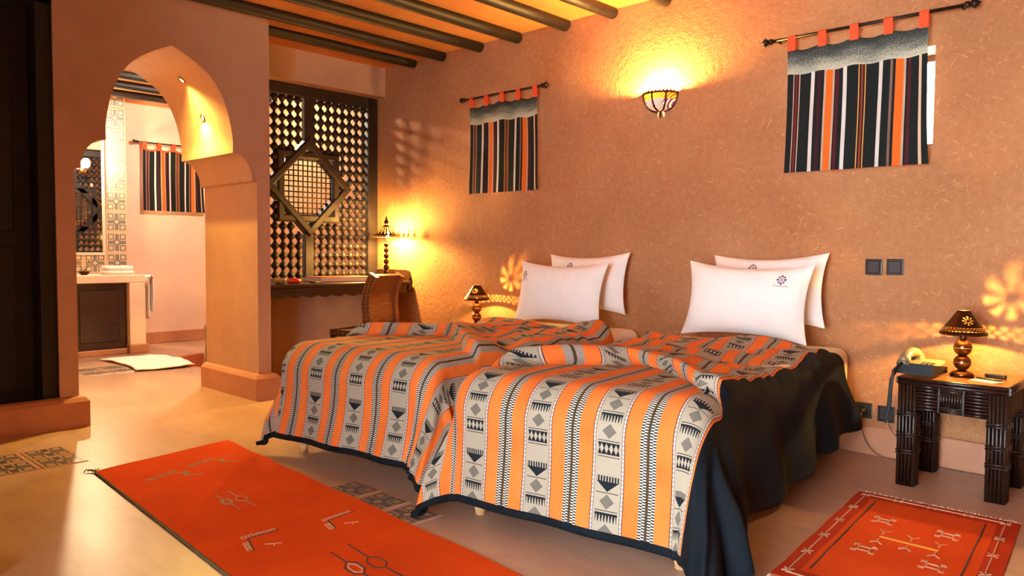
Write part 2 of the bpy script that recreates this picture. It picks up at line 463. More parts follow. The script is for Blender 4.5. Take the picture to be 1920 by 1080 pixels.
# bed wall with its two small windows
xc = [-9.8, WX[0][0], WX[0][1], WX[1][0], WX[1][1], 2.6]
WB = struct('wall_back', slab(xc, [0, WZ[0], WZ[1], H], {(1, 1), (3, 1)}, 0.0, 0.34), M['straw'])
# arch wall
YC, HW = -2.315, 0.625
def arch_half():
    p = [(HW, 0.0), (HW, 1.655), (0.588, 1.662)]
    for i in range(1, 9):
        a = PI/2*i/8; p.append((0.435+0.153*math.cos(a), 1.662+0.196*math.sin(a)))
    ctrl = [(0.435, 1.858), (0.432, 1.985), (0.392, 2.17), (0.316, 2.33), (0.198, 2.445), (0.0, 2.55)]
    # smooth curve through the control points
    ext = [(0.435, 1.75)]+ctrl+[(-0.16, 2.60)]
    for i in range(1, len(ext)-2):
        for k in range(1, 6):
            t = k/5; q = []
            for c in (0, 1):
                a, b, d, e = ext[i-1][c], ext[i][c], ext[i+1][c], ext[i+2][c]
                q.append(0.5*(2*b+(d-a)*t+(2*a-5*b+4*d-e)*t*t+(3*b-a-3*d+e)*t**3))
            p.append((max(0, q[0]), q[1]))
    return p
AH = arch_half()
def arch_wall():
    right = [(YC+y, z) for y, z in AH]; left = [(YC-y, z) for y, z in AH]
    poly = [(-1.585, 0), (-1.585, H), (-6.9, H), (-6.9, 0), (-4.9, 0), (-4.9, 2.74), (-3.05, 2.74), (-3.05, 0)]
    poly += left + right[:-1][::-1]
    bm = bmesh.new(); vs = [bm.verts.new((XA, y, z)) for y, z in poly]; f = bm.faces.new(vs)
    r = bmesh.ops.extrude_face_region(bm, geom=[f])
    for e in r['geom']:
        if isinstance(e, bmesh.types.BMVert): e.co.x = -6.28
    ends = [q for q in bm.faces if len(q.verts) > 4]; bmesh.ops.triangulate(bm, faces=ends)
    bm.verts.index_update(); return MB().bm(bm)
WL = struct('wall_left', arch_wall(), M['plaster'])
# niche: lintel above the lattice screen, low wall below it
struct('wall_niche', MB().box((-6.34, -1.585, 2.625), (-6.05, 0, H)).box((-6.34, -1.585, 0), (-6.16, 0, 0.84)), M['plaster'])
struct('wall_bathroom', slab([-6.9, -0.93, -0.34, 0.0], [0, 1.74, 2.25, H], {(1, 1)}, XB-0.3, XB, axis=0), M['pink'])
struct('wall_vanity', MB().box((XB, -6.9, 0), (XB+0.06, -1.165, H)), M['pink'])
struct('wall_bathroom_side', MB().box((XB, -4.4, 0), (-6.28, -4.25, H)), M['pink'])
struct('wall_right', MB().box((2.2, -6.9, 0), (2.4, 0, H)), M['plaster'])
# unseen wall behind the camera, made deep to narrow daylight from its glazed door
struct('wall_front', slab([-5.42, -1.5, 0.5, 2.4], [0, 2.45, H], {(1, 0)}, -6.85, -5.40), M['plaster'])
dr = MB()
for x in (-1.5, -0.53, 0.44): dr.box((x, -6.80, 0), (x+0.06, -6.74, 2.45))
dr.box((-1.44, -6.80, 2.39), (0.44, -6.74, 2.45))
d1 = struct('door_1', dr, M['frame'])
for a, b in ((-1.44, -0.53), (-0.47, 0.44)):
    MB().box((a, -6.775, 0.02), (b, -6.769, 2.39)).build('pane', M['glass'], d1)
# windows behind the curtains
def window(n, along, lo, hi, at, axis, z0, z1):
    mb = MB(); t = 0.035
    def bx(m, a, b, c, d, p, q):
        m.box((a, p, c), (b, q, d)) if axis == 1 else m.box((p, a, c), (q, b, d))
    for a, b, c, d in ((lo, lo+t, z0, z1), (hi-t, hi, z0, z1), (lo+t, hi-t, z0, z0+t), (lo+t, hi-t, z1-t, z1)): bx(mb, a, b, c, d, at, at+0.04)
    o = struct('window_%d' % n, mb, M['frame'])
    g = MB(); bx(g, lo+t, hi-t, z0+t, z1-t, at+0.017, at+0.022); g.build('pane', M['glass'], o)
window(1, 'x', WX[0][0], WX[0][1], 0.22, 1, *WZ); window(2, 'x', WX[1][0], WX[1][1], 0.22, 1, *WZ); window(3, 'y', -0.93, -0.34, XB-0.22, 0, 1.74, 2.25)
# baseboards
def board(lo, hi): return MB().bbox(lo, hi, 0.006, 1)
struct('baseboard_back', board((-6.1, -0.022, 0), (2.2, 0.0, 0.165)), M['skirt'])
bl = MB()
jr = YC+HW
prof = [(0, 0), (0.05, 0), (0.05, 0.165), (0.03, 0.19), (0, 0.20)]
def skirt_run(mb, pts):
    """skirting along a polyline of (x, y), offset outward to the right of travel"""
    n = len(pts); rows = []
    for i, p in enumerate(pts):
        p = Vector((*p, 0)); a = (Vector((*pts[i], 0))-Vector((*pts[i-1], 0))).normalized() if i else None
        b = (Vector((*pts[i+1], 0))-Vector((*pts[i], 0))).normalized() if i < n-1 else None
        na = Vector((a.y, -a.x, 0)) if a else None; nb = Vector((b.y, -b.x, 0)) if b else None
        nn = (na+nb).normalized() if (a and b) else (na or nb); k = 1/max(0.3, nn.dot(na or nb))
        rows.append([tuple(p+nn*k*o+Vector((0, 0, z))) for o, z in prof])
    m = len(prof); vs = [v for r in rows for v in r]
    fs = [(i*m+j, (i+1)*m+j, (i+1)*m+j+1, i*m+j+1) for i in range(n-1) for j in range(m-1)]
    fs += [tuple(range(m)), tuple((n-1)*m+j for j in range(m))]
    mb.add(vs, fs)
skirt_run(bl, [(-6.28, jr), (XA, jr), (XA, -1.585), (-5.75, -1.585)])
struct('baseboard_left', bl, M['skirt'])
b2 = MB(); skirt_run(b2, [(-6.28, YC-HW), (XA, YC-HW), (XA, -5.4)][::-1])
struct('baseboard_closet', b2, M['skirt'])
struct('baseboard_bathroom', board((XB, -1.16, 0), (XB+0.02, 0.0, 0.14)), M['skirt'])
# built-in closet left of the arch
door = MB().box((-5.62, -4.9, 0.02), (-5.58, -3.05, 2.74))
D2 = struct('door_2', door, M['closet'])
def panel(y0, y1):
    p = MB().box((-5.58, y0, 0.14), (-5.555, y1, 2.72))
    o = p.build('door_leaf', M['closet'], D2); q = MB()
    for z0, z1 in ((0.24, 1.15), (1.25, 2.62)):
        q.bbox((-5.556, y0+0.09, z0), (-5.543, y1-0.09, z1), 0.008, 1)
    q.build('door_panel', M['closet'], o)
panel(-3.60, -3.15); panel(-4.08, -3.61); panel(-4.56, -4.09)
struct('trim_1', MB().box((-5.58, -3.14, 0.14), (-5.42, -3.05, 2.74)).box((-5.58, -4.9, 2.66), (-5.42, -3.05, 2.74)).box((-5.58, -4.9, 0.10), (-5.37, -3.05, 0.135)), M['closet'])
struct('trim_2', MB().bbox((-4.6, -4.6, 0), (-3.085, -3.905, 0.085), 0.012), M['skirt'])

# ceiling logs
def log(x, y0, y1, r, seed, z=None):
    n = 14; pts = []; rr = []
    for i in range(n+1):
        t = i/n; y = y0+(y1-y0)*t
        pts.append((x+0.018*mnoise.noise((seed, t*2.2, 0)), y, (z or H-0.028)+0.010*mnoise.noise((seed, t*3, 5))))
        rr.append(r*(1+0.10*mnoise.noise((seed*3, t*5, 9))))
    return MB().tube(pts, rr, 12).build('ceiling_log', M['log'], CEIL)
for i, (x, ye, r) in enumerate([(-5.61, -1.58, 0.043), (-5.20, -6.5, 0.045), (-4.73, -6.5, 0.045), (-4.29, -6.5, 0.046), (-3.79, -6.5, 0.05), (-3.35, -6.5, 0.046), (-2.9, -6.5, 0.046), (-2.4, -6.5, 0.047), (-1.9, -6.5, 0.046), (-1.4, -6.5, 0.046)]):
    log(x, -0.012, ye, r, i*1.7+0.3)
for i, x in enumerate((-9.1, -8.6, -8.1, -7.6)): log(x, -0.02, -4.2, 0.045, 30+i)

# sunken tub: the round basin below the floor
tb = MB(); R = TUB[2]
tb.lathe([(R, 0.0), (R-0.01, -0.02), (R-0.05, -0.38), (R-0.12, -0.46), (0.001, -0.47)], 40, (TUB[0], TUB[1], 0.0), close=False)
tb.lathe([(R, 0.0), (R+0.05, 0.003), (R+0.055, 0.0)], 40, (TUB[0], TUB[1], 0.001), close=False)
tag(tb.build('sunken_tub', M['copper']), 'round terracotta tub sunk into the bathroom floor behind the arch', 'tub')

# tiles
def tile_mesh(t=0.006):
    mb = MB(); h = 0.5
    vs = [(-h,-h,0),(h,-h,0),(h,h,0),(-h,h,0),(-h+.02,-h+.02,t),(h-.02,-h+.02,t),(h-.02,h-.02,t),(-h+.02,h-.02,t)]
    mb.add(vs, [(0,1,5,4),(1,2,6,5),(2,3,7,6),(3,0,4,7),(4,5,6,7)])
    mb.uv = {i: (v[0]+0.5, v[1]+0.5) for i, v in enumerate(vs)}
    return mb.mesh('tile')
TF = tile_mesh(1.0); TF.materials.append(M['tilef']); TW = tile_mesh(1.0); TW.materials.append(M['tilew'])
def floor_tile(x, y, s):
    o = link('tile', TF, FLOOR, (x, y, 0.0)); o.scale = (s*0.985, s*0.985, 0.004)
for i in range(2):
    for j in range(4): floor_tile(-4.80+0.225*i, -3.29-0.225*j, 0.222)
for i in range(3): floor_tile(-3.04+0.232*i, -2.485-0.012*i, 0.222)
for i in range(2):
    for j in range(2): floor_tile(-7.82+0.24*i, -1.90-0.24*j, 0.235)
WV = bpy.data.objects['wall_vanity']
def wall_tile(y, z, s=0.238):
    o = link('tile', TW, WV, (XB+0.06, y, z)); o.scale = (s*0.985, s*0.985, 0.006); o.rotation_euler = (PI/2, 0, PI/2)
YT = -1.165-0.12
for k in range(9): wall_tile(YT, 0.86+0.119+0.238*k if k else 0.979)
for j in range(1, 5): wall_tile(YT-0.238*j, 0.979)
# ------------------------------------------------------------------ beds
TH = math.radians(6.7)
HEADS = {'left': (-3.59, -0.10), 'right': (-2.15, -0.10)}
BW, BL, ZT = 0.54, 2.20, 0.60
def rounded_rect(w, h, r, n=5):
    p = []
    for cx, cy, a0 in ((w-r, h-r, 0), (-w+r, h-r, PI/2), (-w+r, -h+r, PI), (w-r, -h+r, 1.5*PI)):
        for i in range(n+1):
            a = a0+PI/2*i/n; p.append((cx+r*math.cos(a), cy+r*math.sin(a)))
    return p
def soft_block(w, y0, y1, z0, z1, r, rc=0.05):
    """block with rounded vertical corners and soft top and bottom edges"""
    mb = MB(); h = (y1-y0)/2; cy = (y0+y1)/2; rows = []
    for a in range(5):
        t = PI/2*a/4; rows.append((r*(1-math.sin(t)), z0+r*(1-math.cos(t))))
    for a in range(5):
        t = PI/2*a/4; rows.append((r*(1-math.cos(t)), z1-r+r*math.sin(t)))
    vs = []; n = 0
    for ins, z in rows:
        pr = rounded_rect(w-ins, h-ins, max(0.01, rc-ins*0.5)); n = len(pr)
        vs += [(x, cy+y, z) for x, y in pr]
    fs = [(j*n+i, j*n+(i+1) % n, (j+1)*n+(i+1) % n, (j+1)*n+i) for j in range(len(rows)-1) for i in range(n)]
    fs += [tuple(range(n-1, -1, -1)), tuple((len(rows)-1)*n+i for i in range(n))]
    return mb.add(vs, fs, True)
def bed(side, label):
    t = thing('twin_bed', label, 'bed', (*HEADS[side], 0), TH, 'twin beds')
    soft_block(BW-0.01, -BL+0.03, 0, 0.115, 0.36, 0.02).build('bed_base', M['bedbase'], t)
    soft_block(BW, -BL+0.09, 0, 0.362, ZT+0.008, 0.06).build('mattress', M['sheet'], t)
    for sx in (-1, 1):
        for y in (-0.10, -BL+0.07):
            MB().lathe([(0.022, 0), (0.028, 0.05), (0.032, 0.118)], 16, (sx*(BW-0.07), y, 0)).build('leg', M['leg'], t)
    return t
bed('left', 'twin bed on pale round legs nearer the lattice screen, under a striped duvet')
bed('right', 'twin bed nearer the reed nightstand, white sheet side bare by the wall')

# ------------------------------------------------------------------ duvets
def duvet(side, name, label, mat, p):
    w, L = BW-0.05, BL-0.13
    u0, u1, v0, v1 = p['u']+p['v']
    NU, NV = 150, 170
    sd = p['seed']
    def tridge(u): return p['tr']+p['trk']*min(1.0, abs((u-p['tru'])/BW))**1.5
    def wave(u, v):
        z = 0.006*mnoise.noise((u*3.1+sd, v*2.6, 0.3))
        d = tridge(u)-v+0.05*mnoise.noise((u*3.5+sd, 7.7, 0))
        k = smooth01(0.0, 0.055, d)
        hh = p['h']*(0.85+0.5*mnoise.noise((u*2.7+sd*2, 3.1, 0)))
        z += hh*k*math.exp(-(max(0, d-0.05)/0.22)**2)
        back = smooth01(0.05, 0.3, d)
        z += back*(0.045*mnoise.noise((u*2.6+v*2.0+sd, v*3.4-u*1.3, 2.0)) + 0.026*abs(mnoise.noise((u*5.5-v*2.5, v*6.5+u*2.0+sd, 4))))
        # roll along the head edge
        e = v-v0; z += 0.030*math.exp(-((e-0.05)/0.07)**2)*(1+0.7*mnoise.noise((u*3+sd, 1, 1)))
        return z, k
    def fn(a, b):
        u = u0+(u1-u0)*a; v = v0+(v1-v0)*b
        vv = v
        sh = p['shift']*(0.6*smooth01(-0.02, 0.05, tridge(u)-v)+0.4*smooth01(p['tr']+0.2, v0, v))
        ue = u+sh
        # the head edge wanders
        if b < 0.5: vv = v + (1-2*b)*p['edge']*mnoise.noise((u*2.2+sd, 11.0, 0))
        ex = max(0.0, abs(ue)-w); sx = 1 if ue > 0 else -1
        vv -= p['slant']*ex*(1-b)**2*(1 if sx > 0 else 0.3); et = max(0.0, vv-L)
        zt, k = wave(u, vv)
        x = max(-w, min(w, ue)); t = min(vv, L)
        fade = 1.0
        s = (ex**2.6+et**2.6)**(1/2.6)
        z = ZT+0.030+zt*(1-smooth01(0.0, 0.2, s)*0.65)
        if s > 1e-6:
            hy = math.hypot(ex, et); cx, cy = ex/hy, et/hy; mixc = 2*cx*cy; R = 0.085+0.085*cy*cy
            if s < R*PI/2: off = R*math.sin(s/R); drop = R*(1-math.cos(s/R))
            else:
                q = s-R*PI/2
                fl = p['flare_side'] if ex > et else p['flare_foot']
                fl = p['flare_foot']*cy*cy + (p['flare_side'] if sx > 0 else p['flare_other'])*cx*cx + (p['fcr'] if sx > 0 else p['fcl'])*mixc
                sl = fl*min(1.0, q/0.30); off = R+q*math.sin(sl); drop = R+q*math.cos(sl*0.8)
                al = (ue*cy + vv*cx)
                hang = smooth01(0, 0.35, q)
                off += hang*(p['fold_foot']*cy*cy+p['fold_side']*cx*cx)*math.sin(al*p['fold_k']+sd+1.5*mnoise.noise((al*2, sd, 0)))
                off += hang*p['corner_fold']*mixc*math.sin(math.atan2(cy, cx)*p['corner_k']+p['corner_ph'])
            zmin = p['zmin']
            z2 = z-drop
            if z2 < zmin:
                off += (zmin-z2)*0.55; z2 = zmin+0.004*math.sin(s*60)
            z = z2
            x += sx*cx*off; t += cy*off
        return (x, -t, z)
    def uv(a, b):
        u = u0+(u1-u0)*a; v = v0+(v1-v0)*b
        _, k = wave(u, v)
        return (u, v+0.10*(1-k)+p['ph'])
    mb = MB(); mb.grid(fn, NU, NV, True, uv); mb.f = [f[::-1] for f in mb.f]
    o = mb.build(name, [mat, M['black']], None, (*HEADS[side], 0), TH, fix=False)
    sol = o.modifiers.new('thick', 'SOLIDIFY'); sol.thickness = 0.022; sol.offset = -1; sol.material_offset = 1; sol.material_offset_rim = 1
    return tag(o, label, 'duvet', 'striped duvets')
VE = BL-0.065
duvet('left', 'striped_duvet', 'orange and beige striped duvet rumpled over the bed nearer the lattice screen',
      mat_duvet('duvet_stripes_a', 0.087, 0.312, -0.85, 1.05, VE+0.55+0.17),
      dict(u=(-0.89, 0.95), v=(0.42, VE+0.55), seed=2.3, tr=1.38, trk=0.46, tru=-0.1, h=0.075, shift=0.0, edge=0.12, ph=0.10,
           flare_foot=0.16, flare_side=0.14, flare_other=0.04, fcl=0.05, fcr=0.42, slant=0.2, fold_foot=0.010, fold_side=0.02, fold_k=15, corner_fold=0.05, corner_k=7.0, corner_ph=0.5, zmin=0.07))
duvet('right', 'striped_duvet', 'orange and beige striped duvet with a wide black side hanging towards the small rug',
      mat_duvet('duvet_stripes_b', -0.093, 0.320, -1.10, 0.625, VE+0.58+0.097),
      dict(u=(-0.95, 1.12), v=(0.40, VE+0.58), seed=5.1, tr=1.53, trk=0.50, tru=0.0, h=0.085, shift=-0.13, edge=0.10, ph=0.03,
           flare_foot=0.06, flare_side=0.14, flare_other=0.16, fcl=0.20, fcr=0.25, slant=0.75, fold_foot=0.006, fold_side=0.022, fold_k=14, corner_fold=0.06, corner_k=7.0, corner_ph=0.2, zmin=0.025))

# ------------------------------------------------------------------ pillows
PW, PH, PT = 0.375, 0.225, 0.085
def pillow_pt(a, b, side):
    """a, b in -1..1; side +1 front (towards -y)"""
    pin = 0.055*(1-a*a)*abs(b)**3*0.9; pis = 0.035*(1-b*b)*abs(a)**3
    x = PW*(a - math.copysign(pis/PW, a)*1.0); z = PH*(b - math.copysign(pin/PH, b)*0.75)
    fat = max(0.0, (1-abs(a)**2.6))**0.55*max(0.0, (1-abs(b)**2.4))**0.55
    y = -side*(PT*fat+0.0025)
    y += 0.006*mnoise.noise((a*2.5+side, b*2.5, 1.3))*fat
    return x, y, z
def pillow(label, loc, lean, rz, roll, mark, scale=1.0):
    t = bpy.data.objects.new('pillow', None); COL.objects.link(t)
    tag(t, label, 'pillow', 'white pillows with a purple emblem'); t.location = loc; t.rotation_euler = (lean, roll, rz); t.scale = (scale,)*3
    mb = MB(); n = 26; m = 20
    for side in (1, -1): mb.grid(lambda i, j: pillow_pt(i*2-1, j*2-1, side), n, m)
    o = mb.build('pillowcase', M['sheet'], t)
    for f in o.data.polygons: f.use_smooth = True
    # stitched emblem and lettering, laid on the curved cloth
    ca, cb = mark
    def on(px, pz):
        a = max(-0.98, min(0.98, ca+px/PW)); b = max(-0.98, min(0.98, cb+pz/PH)); x, y, z = pillow_pt(a, b, 1)
        return (x, y-0.0016, z)
    e = MB(); R = 0.021
    def dia(cx, cz, r, hole=0.0):
        if hole: e.add([on(cx+r*math.cos(k*PI/2), cz+1.15*r*math.sin(k*PI/2)) for k in range(4)]+[on(cx+hole*math.cos(k*PI/2), cz+1.15*hole*math.sin(k*PI/2)) for k in range(4)], [(k, (k+1) % 4, 4+(k+1) % 4, 4+k) for k in range(4)])
        else: e.add([on(cx+r*math.cos(k*PI/2), cz+1.15*r*math.sin(k*PI/2)) for k in range(4)], [(0, 1, 2, 3)])
    for k in range(8):
        a = k*PI/4; dia(R*math.cos(a), 1.15*R*math.sin(a), 0.0085 if k % 2 == 0 else 0.0065)
    for k in range(4):
        a = k*PI/2+PI/4; dia(0.010*math.cos(a), 0.0115*math.sin(a), 0.0062, 0.0032)
    dia(0, 0, 0.005)
    e.build('emblem', M['purple'], t, fix=False)
    tx = bpy.data.curves.new('lettering', 'FONT'); tx.body = 'OANUA'; tx.size = 0.020; tx.align_x = 'CENTER'; tx.space_character = 1.25
    to = bpy.data.objects.new('lettering_src', tx); COL.objects.link(to)
    me = bpy.data.meshes.new_from_object(to.evaluated_get(bpy.context.evaluated_depsgraph_get())); bpy.data.objects.remove(to)
    for v in me.vertices: v.co = Vector(on(v.co.x, v.co.y-0.046))
    me.materials.clear(); me.materials.append(M['logotext']); me.name = 'lettering'; link('lettering', me, t)
    return t
zc = ZT+0.262
pillow('white pillow leaning in front on the left bed, emblem in its top left corner', (-3.53, -0.365, zc-0.012), math.radians(-12), TH*0.6, math.radians(0.5), (-0.80, 0.52), 1.02)
pillow('white pillow mostly hidden behind, against the wall on the left bed', (-3.475, -0.122, zc+0.058), math.radians(-9), 0.0, math.radians(-1.5), (-0.30, 0.56), 0.98)
pillow('white pillow leaning in front on the right bed, emblem in its top right corner', (-2.10, -0.37, zc+0.006), math.radians(-12), TH*0.6, math.radians(1.0), (0.60, 0.56), 1.02)
pillow('white pillow mostly hidden behind, against the wall on the right bed', (-2.085, -0.122, zc+0.064), math.radians(-9), 0.0, math.radians(-1.5), (-0.18, 0.60), 0.98)

# ------------------------------------------------------------------ lattice screen in the niche
XS = -6.20
SCR = thing('lattice_screen', 'dark turned wood lattice screen with an eight pointed star window above the desk', 'screen', (XS, 0, 0))
SY0, SY1, SZ0, SZ1 = -1.575, -0.002, 0.86, 2.62; SCY, SCZ = -0.765, 1.72
fr = MB()
for y0, y1 in ((SY0, SY0+0.09), (SY1-0.115, SY1)): fr.bbox((-0.04, y0, SZ0), (0.035, y1, SZ1), 0.008, 1)
fr.bbox((-0.04, SY0+0.09, SZ1-0.10), (0.035, SY1-0.115, SZ1), 0.008, 1); fr.bbox((-0.04, SY0+0.09, SZ0), (0.035, SY1-0.115, SZ0+0.03), 0.006, 1)
fr.build('frame', M['screen'], SCR)
RS = 0.455        # star: reach of the points
st = MB(); st.bbox((-0.03, SCY-0.045, SCZ+RS-0.03), (0.03, SCY+0.045, SZ1-0.09), 0.006, 1); st.build('stile', M['screen'], SCR)
st = MB(); st.bbox((-0.03, SCY-0.045, SZ0+0.02), (0.03, SCY+0.045, SCZ-RS+0.03), 0.006, 1); st.build('stile', M['screen'], SCR)
def square_frame(rot, x0, x1):
    mb = MB(); rin, rout = 0.355, 0.455
    P = [(rr*math.cos(rot+PI/4+k*PI/2), rr*math.sin(rot+PI/4+k*PI/2)) for rr in (rout, rout-0.022, rin+0.022, rin) for k in range(4)]
    vs = []
    for xx, idx in ((x0, (0, 3)), (x1, (1, 2))):
        pass
    rows = [(x0, 0), (x1-0.012, 0), (x1, 1), (x1, 2), (x1-0.012, 3), (x0, 3)]
    for xx, r in rows: vs += [(xx, SCY+P[r*4+k][0], SCZ+P[r*4+k][1]) for k in range(4)]
    n = len(rows)
    fs = [(j*4+k, j*4+(k+1) % 4, ((j+1) % n)*4+(k+1) % 4, ((j+1) % n)*4+k) for j in range(n) for k in range(4)]
    return mb.add(vs, fs)
square_frame(0, -0.03, 0.040).build('star_square', M['screen'], SCR)
square_frame(PI/4, -0.03, 0.048).build('star_diamond', M['screen'], SCR)
# fine grille inside the star: upright and level bars
for k in range(-5, 6):
    o = k*0.048; h = min(0.285*0.7071/0.7071*1.0, 0.285*1.38-abs(o)) * 0.74
    a = 0.215 if abs(o) < 0.12 else 0.30-abs(o)
    a = max(0.05, min(0.265, 0.385-abs(o)))
    MB().cyl((0, SCY+o, SCZ-a), (0, SCY+o, SCZ+a), 0.0065, 6).build('grille_bar', M['screen'], SCR)
    MB().cyl((0.0, SCY-a, SCZ+o), (0.0, SCY+a, SCZ+o), 0.0065, 6).build('grille_bar', M['screen'], SCR)
# turned beads with their four arms
PY, PZ = 0.0785, 0.0875
def bead_mesh():
    mb = MB(); mb.sphere((0, 0, 0), 0.0345, 8, 6, 1.08)
    for d, h in (((0, 1, 0), PY/2), ((0, -1, 0), PY/2), ((0, 0, 1), PZ/2), ((0, 0, -1), PZ/2)):
        e = Vector(d)
        mb.tube([e*0.022, e*h], [0.019, 0.0135], 6)
    me = mb.mesh('lattice_bead'); me.materials.append(M['screen']); return me
BM_ = bead_mesh()
y = SY1-0.115-PY*0.5; nb = 0
ys = []
while y > SY0+0.10: ys.append(y); y -= PY
z = SZ0+0.03+PZ*0.35; zs = []
while z < SZ1-0.10: zs.append(z); z += PZ
for y in ys:
    for z in zs:
        dy, dz = y-SCY, z-SCZ
        insq = max(abs(dy), abs(dz)) < 0.325; india = abs(dy)+abs(dz) < 0.465
        if insq or india or abs(dy) < 0.047 or nb >= 299: continue
        link('lattice_bead', BM_, SCR, (0, y, z)); nb += 1

# ------------------------------------------------------------------ desk in the niche
DZ = 0.865
desk = thing('wall_desk', 'dark wooden desk shelf with a scalloped apron under the lattice screen', 'desk', (0, 0, 0))
MB().bbox((-6.155, -1.58, DZ-0.035), (-5.62, -0.024, DZ), 0.006, 1).build('desk_top', M['dark'], desk)
ap = []; n = 44
for i in range(n+1):
    y = -1.575+1.545*i/n; ap.append((y, DZ-0.095-0.022*abs(math.sin(i*PI/4))))
MB().prism([(-1.575, DZ-0.036)]+ap+[(-0.03, DZ-0.036)], -5.665, -5.64, 0).build('scalloped_apron', M['dark'], desk)
MB().prism([(-6.15, DZ+0.002), (-5.66, DZ+0.002), (-5.645, DZ+0.03), (-5.665, DZ+0.085), (-5.70, DZ+0.10), (-6.15, DZ+0.10)], -0.022, -0.002, 1).build('end_board', M['dark'], desk)
MB().bbox((-5.70, -0.055, DZ-0.10), (-5.625, -0.005, DZ-0.036), 0.006, 1).build('end_bracket', M['dark'], desk)
# chair tucked at the desk
ch = thing('carved_chair', 'low wooden chair with a curved back and carved diamond sides at the desk', 'chair', (-5.40, -0.70, 0), math.radians(14))
# local: +x is the back of the chair, seat towards -x
SW = 0.19
MB().bbox((-0.24, -SW, 0.42), (0.17, SW, 0.475), 0.008, 1).build('seat', M['chairdark'], ch)
curve = [(0.15, 0.05), (0.155, 0.30), (0.17, 0.47), (0.165, 0.60), (0.155, 0.70), (0.165, 0.79), (0.195, 0.87), (0.235, 0.945)]
def ribbon(pts, th): 
    left = []; right = []
    for i, (x, z) in enumerate(pts):
        a = Vector(pts[max(0, i-1)]); b = Vector(pts[min(len(pts)-1, i+1)]); d = (b-a).normalized(); nrm = Vector((d.y, -d.x))
        left.append((x+nrm.x*th/2, z+nrm.y*th/2)); right.append((x-nrm.x*th/2, z-nrm.y*th/2))
    return left+right[::-1]
for s in (-1, 1):
    stl = MB().prism(ribbon(curve, 0.085), min(s*SW, s*(SW-0.045)), max(s*SW, s*(SW-0.045)), 1).build('back_stile', M['chair'], ch)
    dm = MB()
    for i in range(len(curve)-1):
        for k in range(3):
            t = k/3; x = curve[i][0]+(curve[i+1][0]-curve[i][0])*t; z = curve[i][1]+(curve[i+1][1]-curve[i][1])*t
            if z < 0.47: continue
            yy = s*(SW+0.003)
            for q in (-0.02, 0.02):
                dm.add([(x+q-0.015, s*SW, z), (x+q, s*SW, z-0.016), (x+q+0.015, s*SW, z), (x+q, s*SW, z+0.016), (x+q, yy, z)], [(0, 1, 4), (1, 2, 4), (2, 3, 4), (3, 0, 4)])
    dm.build('diamond_carving', M['chairdark'], stl)
    lg = MB().bbox((-0.23, s*(SW-0.02)-0.02, 0), (-0.19, s*(SW-0.02)+0.02, 0.42), 0.005, 1).build('leg', M['chairdark'], ch)
MB().prism(ribbon(curve[2:], 0.03), -SW+0.045, SW-0.045, 1).build('backrest', M['chair'], ch)
sc_ = MB()
for k in range(9):
    x = -0.225+0.045*k
    for s in (-1,): sc_.add([(x-0.018, s*SW, 0.447), (x, s*SW, 0.429), (x+0.018, s*SW, 0.447), (x, s*SW, 0.465), (x, s*(SW+0.003), 0.447)], [(0, 1, 4), (1, 2, 4), (2, 3, 4), (3, 0, 4)])
sc_.build('seat_carving', M['chair'], ch)
# things on the desk
bk = thing('large_book', 'large pale book lying flat on the desk beside the lamp', 'book', (-5.92, -0.62, DZ), math.radians(-3))
MB().bbox((-0.14, -0.27, 0.0), (0.14, 0.27, 0.006), 0.002, 1).build('back_cover', M['cover'], bk)
MB().box((-0.135, -0.26, 0.006), (0.135, 0.265, 0.040)).build('pages', M['paper'], bk)
MB().bbox((-0.14, -0.27, 0.040), (0.14, 0.27, 0.046), 0.002, 1).build('front_cover', M['cover'], bk)
rd = MB(); rd.lathe([(0.001, 0), (0.05, 0.0), (0.062, 0.02), (0.055, 0.036), (0.03, 0.045), (0.001, 0.047)], 20)
tag(rd.build('red_dish', M['red'], None, (-5.76, -1.17, DZ)), 'small red glazed covered dish near the left end of the desk', 'dish')
gl = MB(); gl.lathe([(0.001, 0), (0.035, 0), (0.05, 0.03), (0.052, 0.05), (0.046, 0.05), (0.040, 0.015), (0.001, 0.012)], 20)
tag(gl.build('glass_bowl', M['ash'], None, (-5.72, -1.32, DZ)), 'little pale glass bowl at the left end of the desk by the pillar', 'bowl')
tag(MB().bbox((-0.03, -0.04, 0), (0.03, 0.04, 0.012), 0.003, 1).build('matchbox', M['phonedark'], None, (-5.74, -0.98, DZ), 0.4), 'small dark matchbox between the red dish and the book', 'box')

# ------------------------------------------------------------------ lamps
def bulb(parent, loc, watt, r, color=WARM):
    m = emit('lamp_bulb_glow', color, bulb_strength(watt, r)); MB().sphere((0, 0, 0), r, 12, 8, 1.2).build('bulb', m, parent, loc)
def pierced_shade(prof, n, test):
    """thin metal shade; faces whose (angle, height) test is true are left open"""
    mb = MB(); m = 120; pts = []
    ds_ = [math.dist(prof[i], prof[i+1]) for i in range(len(prof)-1)]; tot = sum(ds_)
    for j in range(m+1):
        t = j/m*tot; i = 0
        while i < len(ds_)-1 and t > ds_[i]: t -= ds_[i]; i += 1
        f = min(1.0, t/ds_[i])
        pts.append((prof[i][0]*(1-f)+prof[i+1][0]*f, prof[i][1]*(1-f)+prof[i+1][1]*f))
    vs = [(r*math.cos(2*PI*k/n), r*math.sin(2*PI*k/n), z) for r, z in pts for k in range(n)]
    fs = []
    for j in range(m):
        for k in range(n):
            if test((k+0.5)/n*2*PI, (j+0.5)/m, (pts[j][0]+pts[j+1][0])/2, (pts[j][1]+pts[j+1][1])/2): continue
            q = (k+1) % n; fs.append((j*n+k, j*n+q, (j+1)*n+q, (j+1)*n+k))
    return mb.add(vs, fs, True)
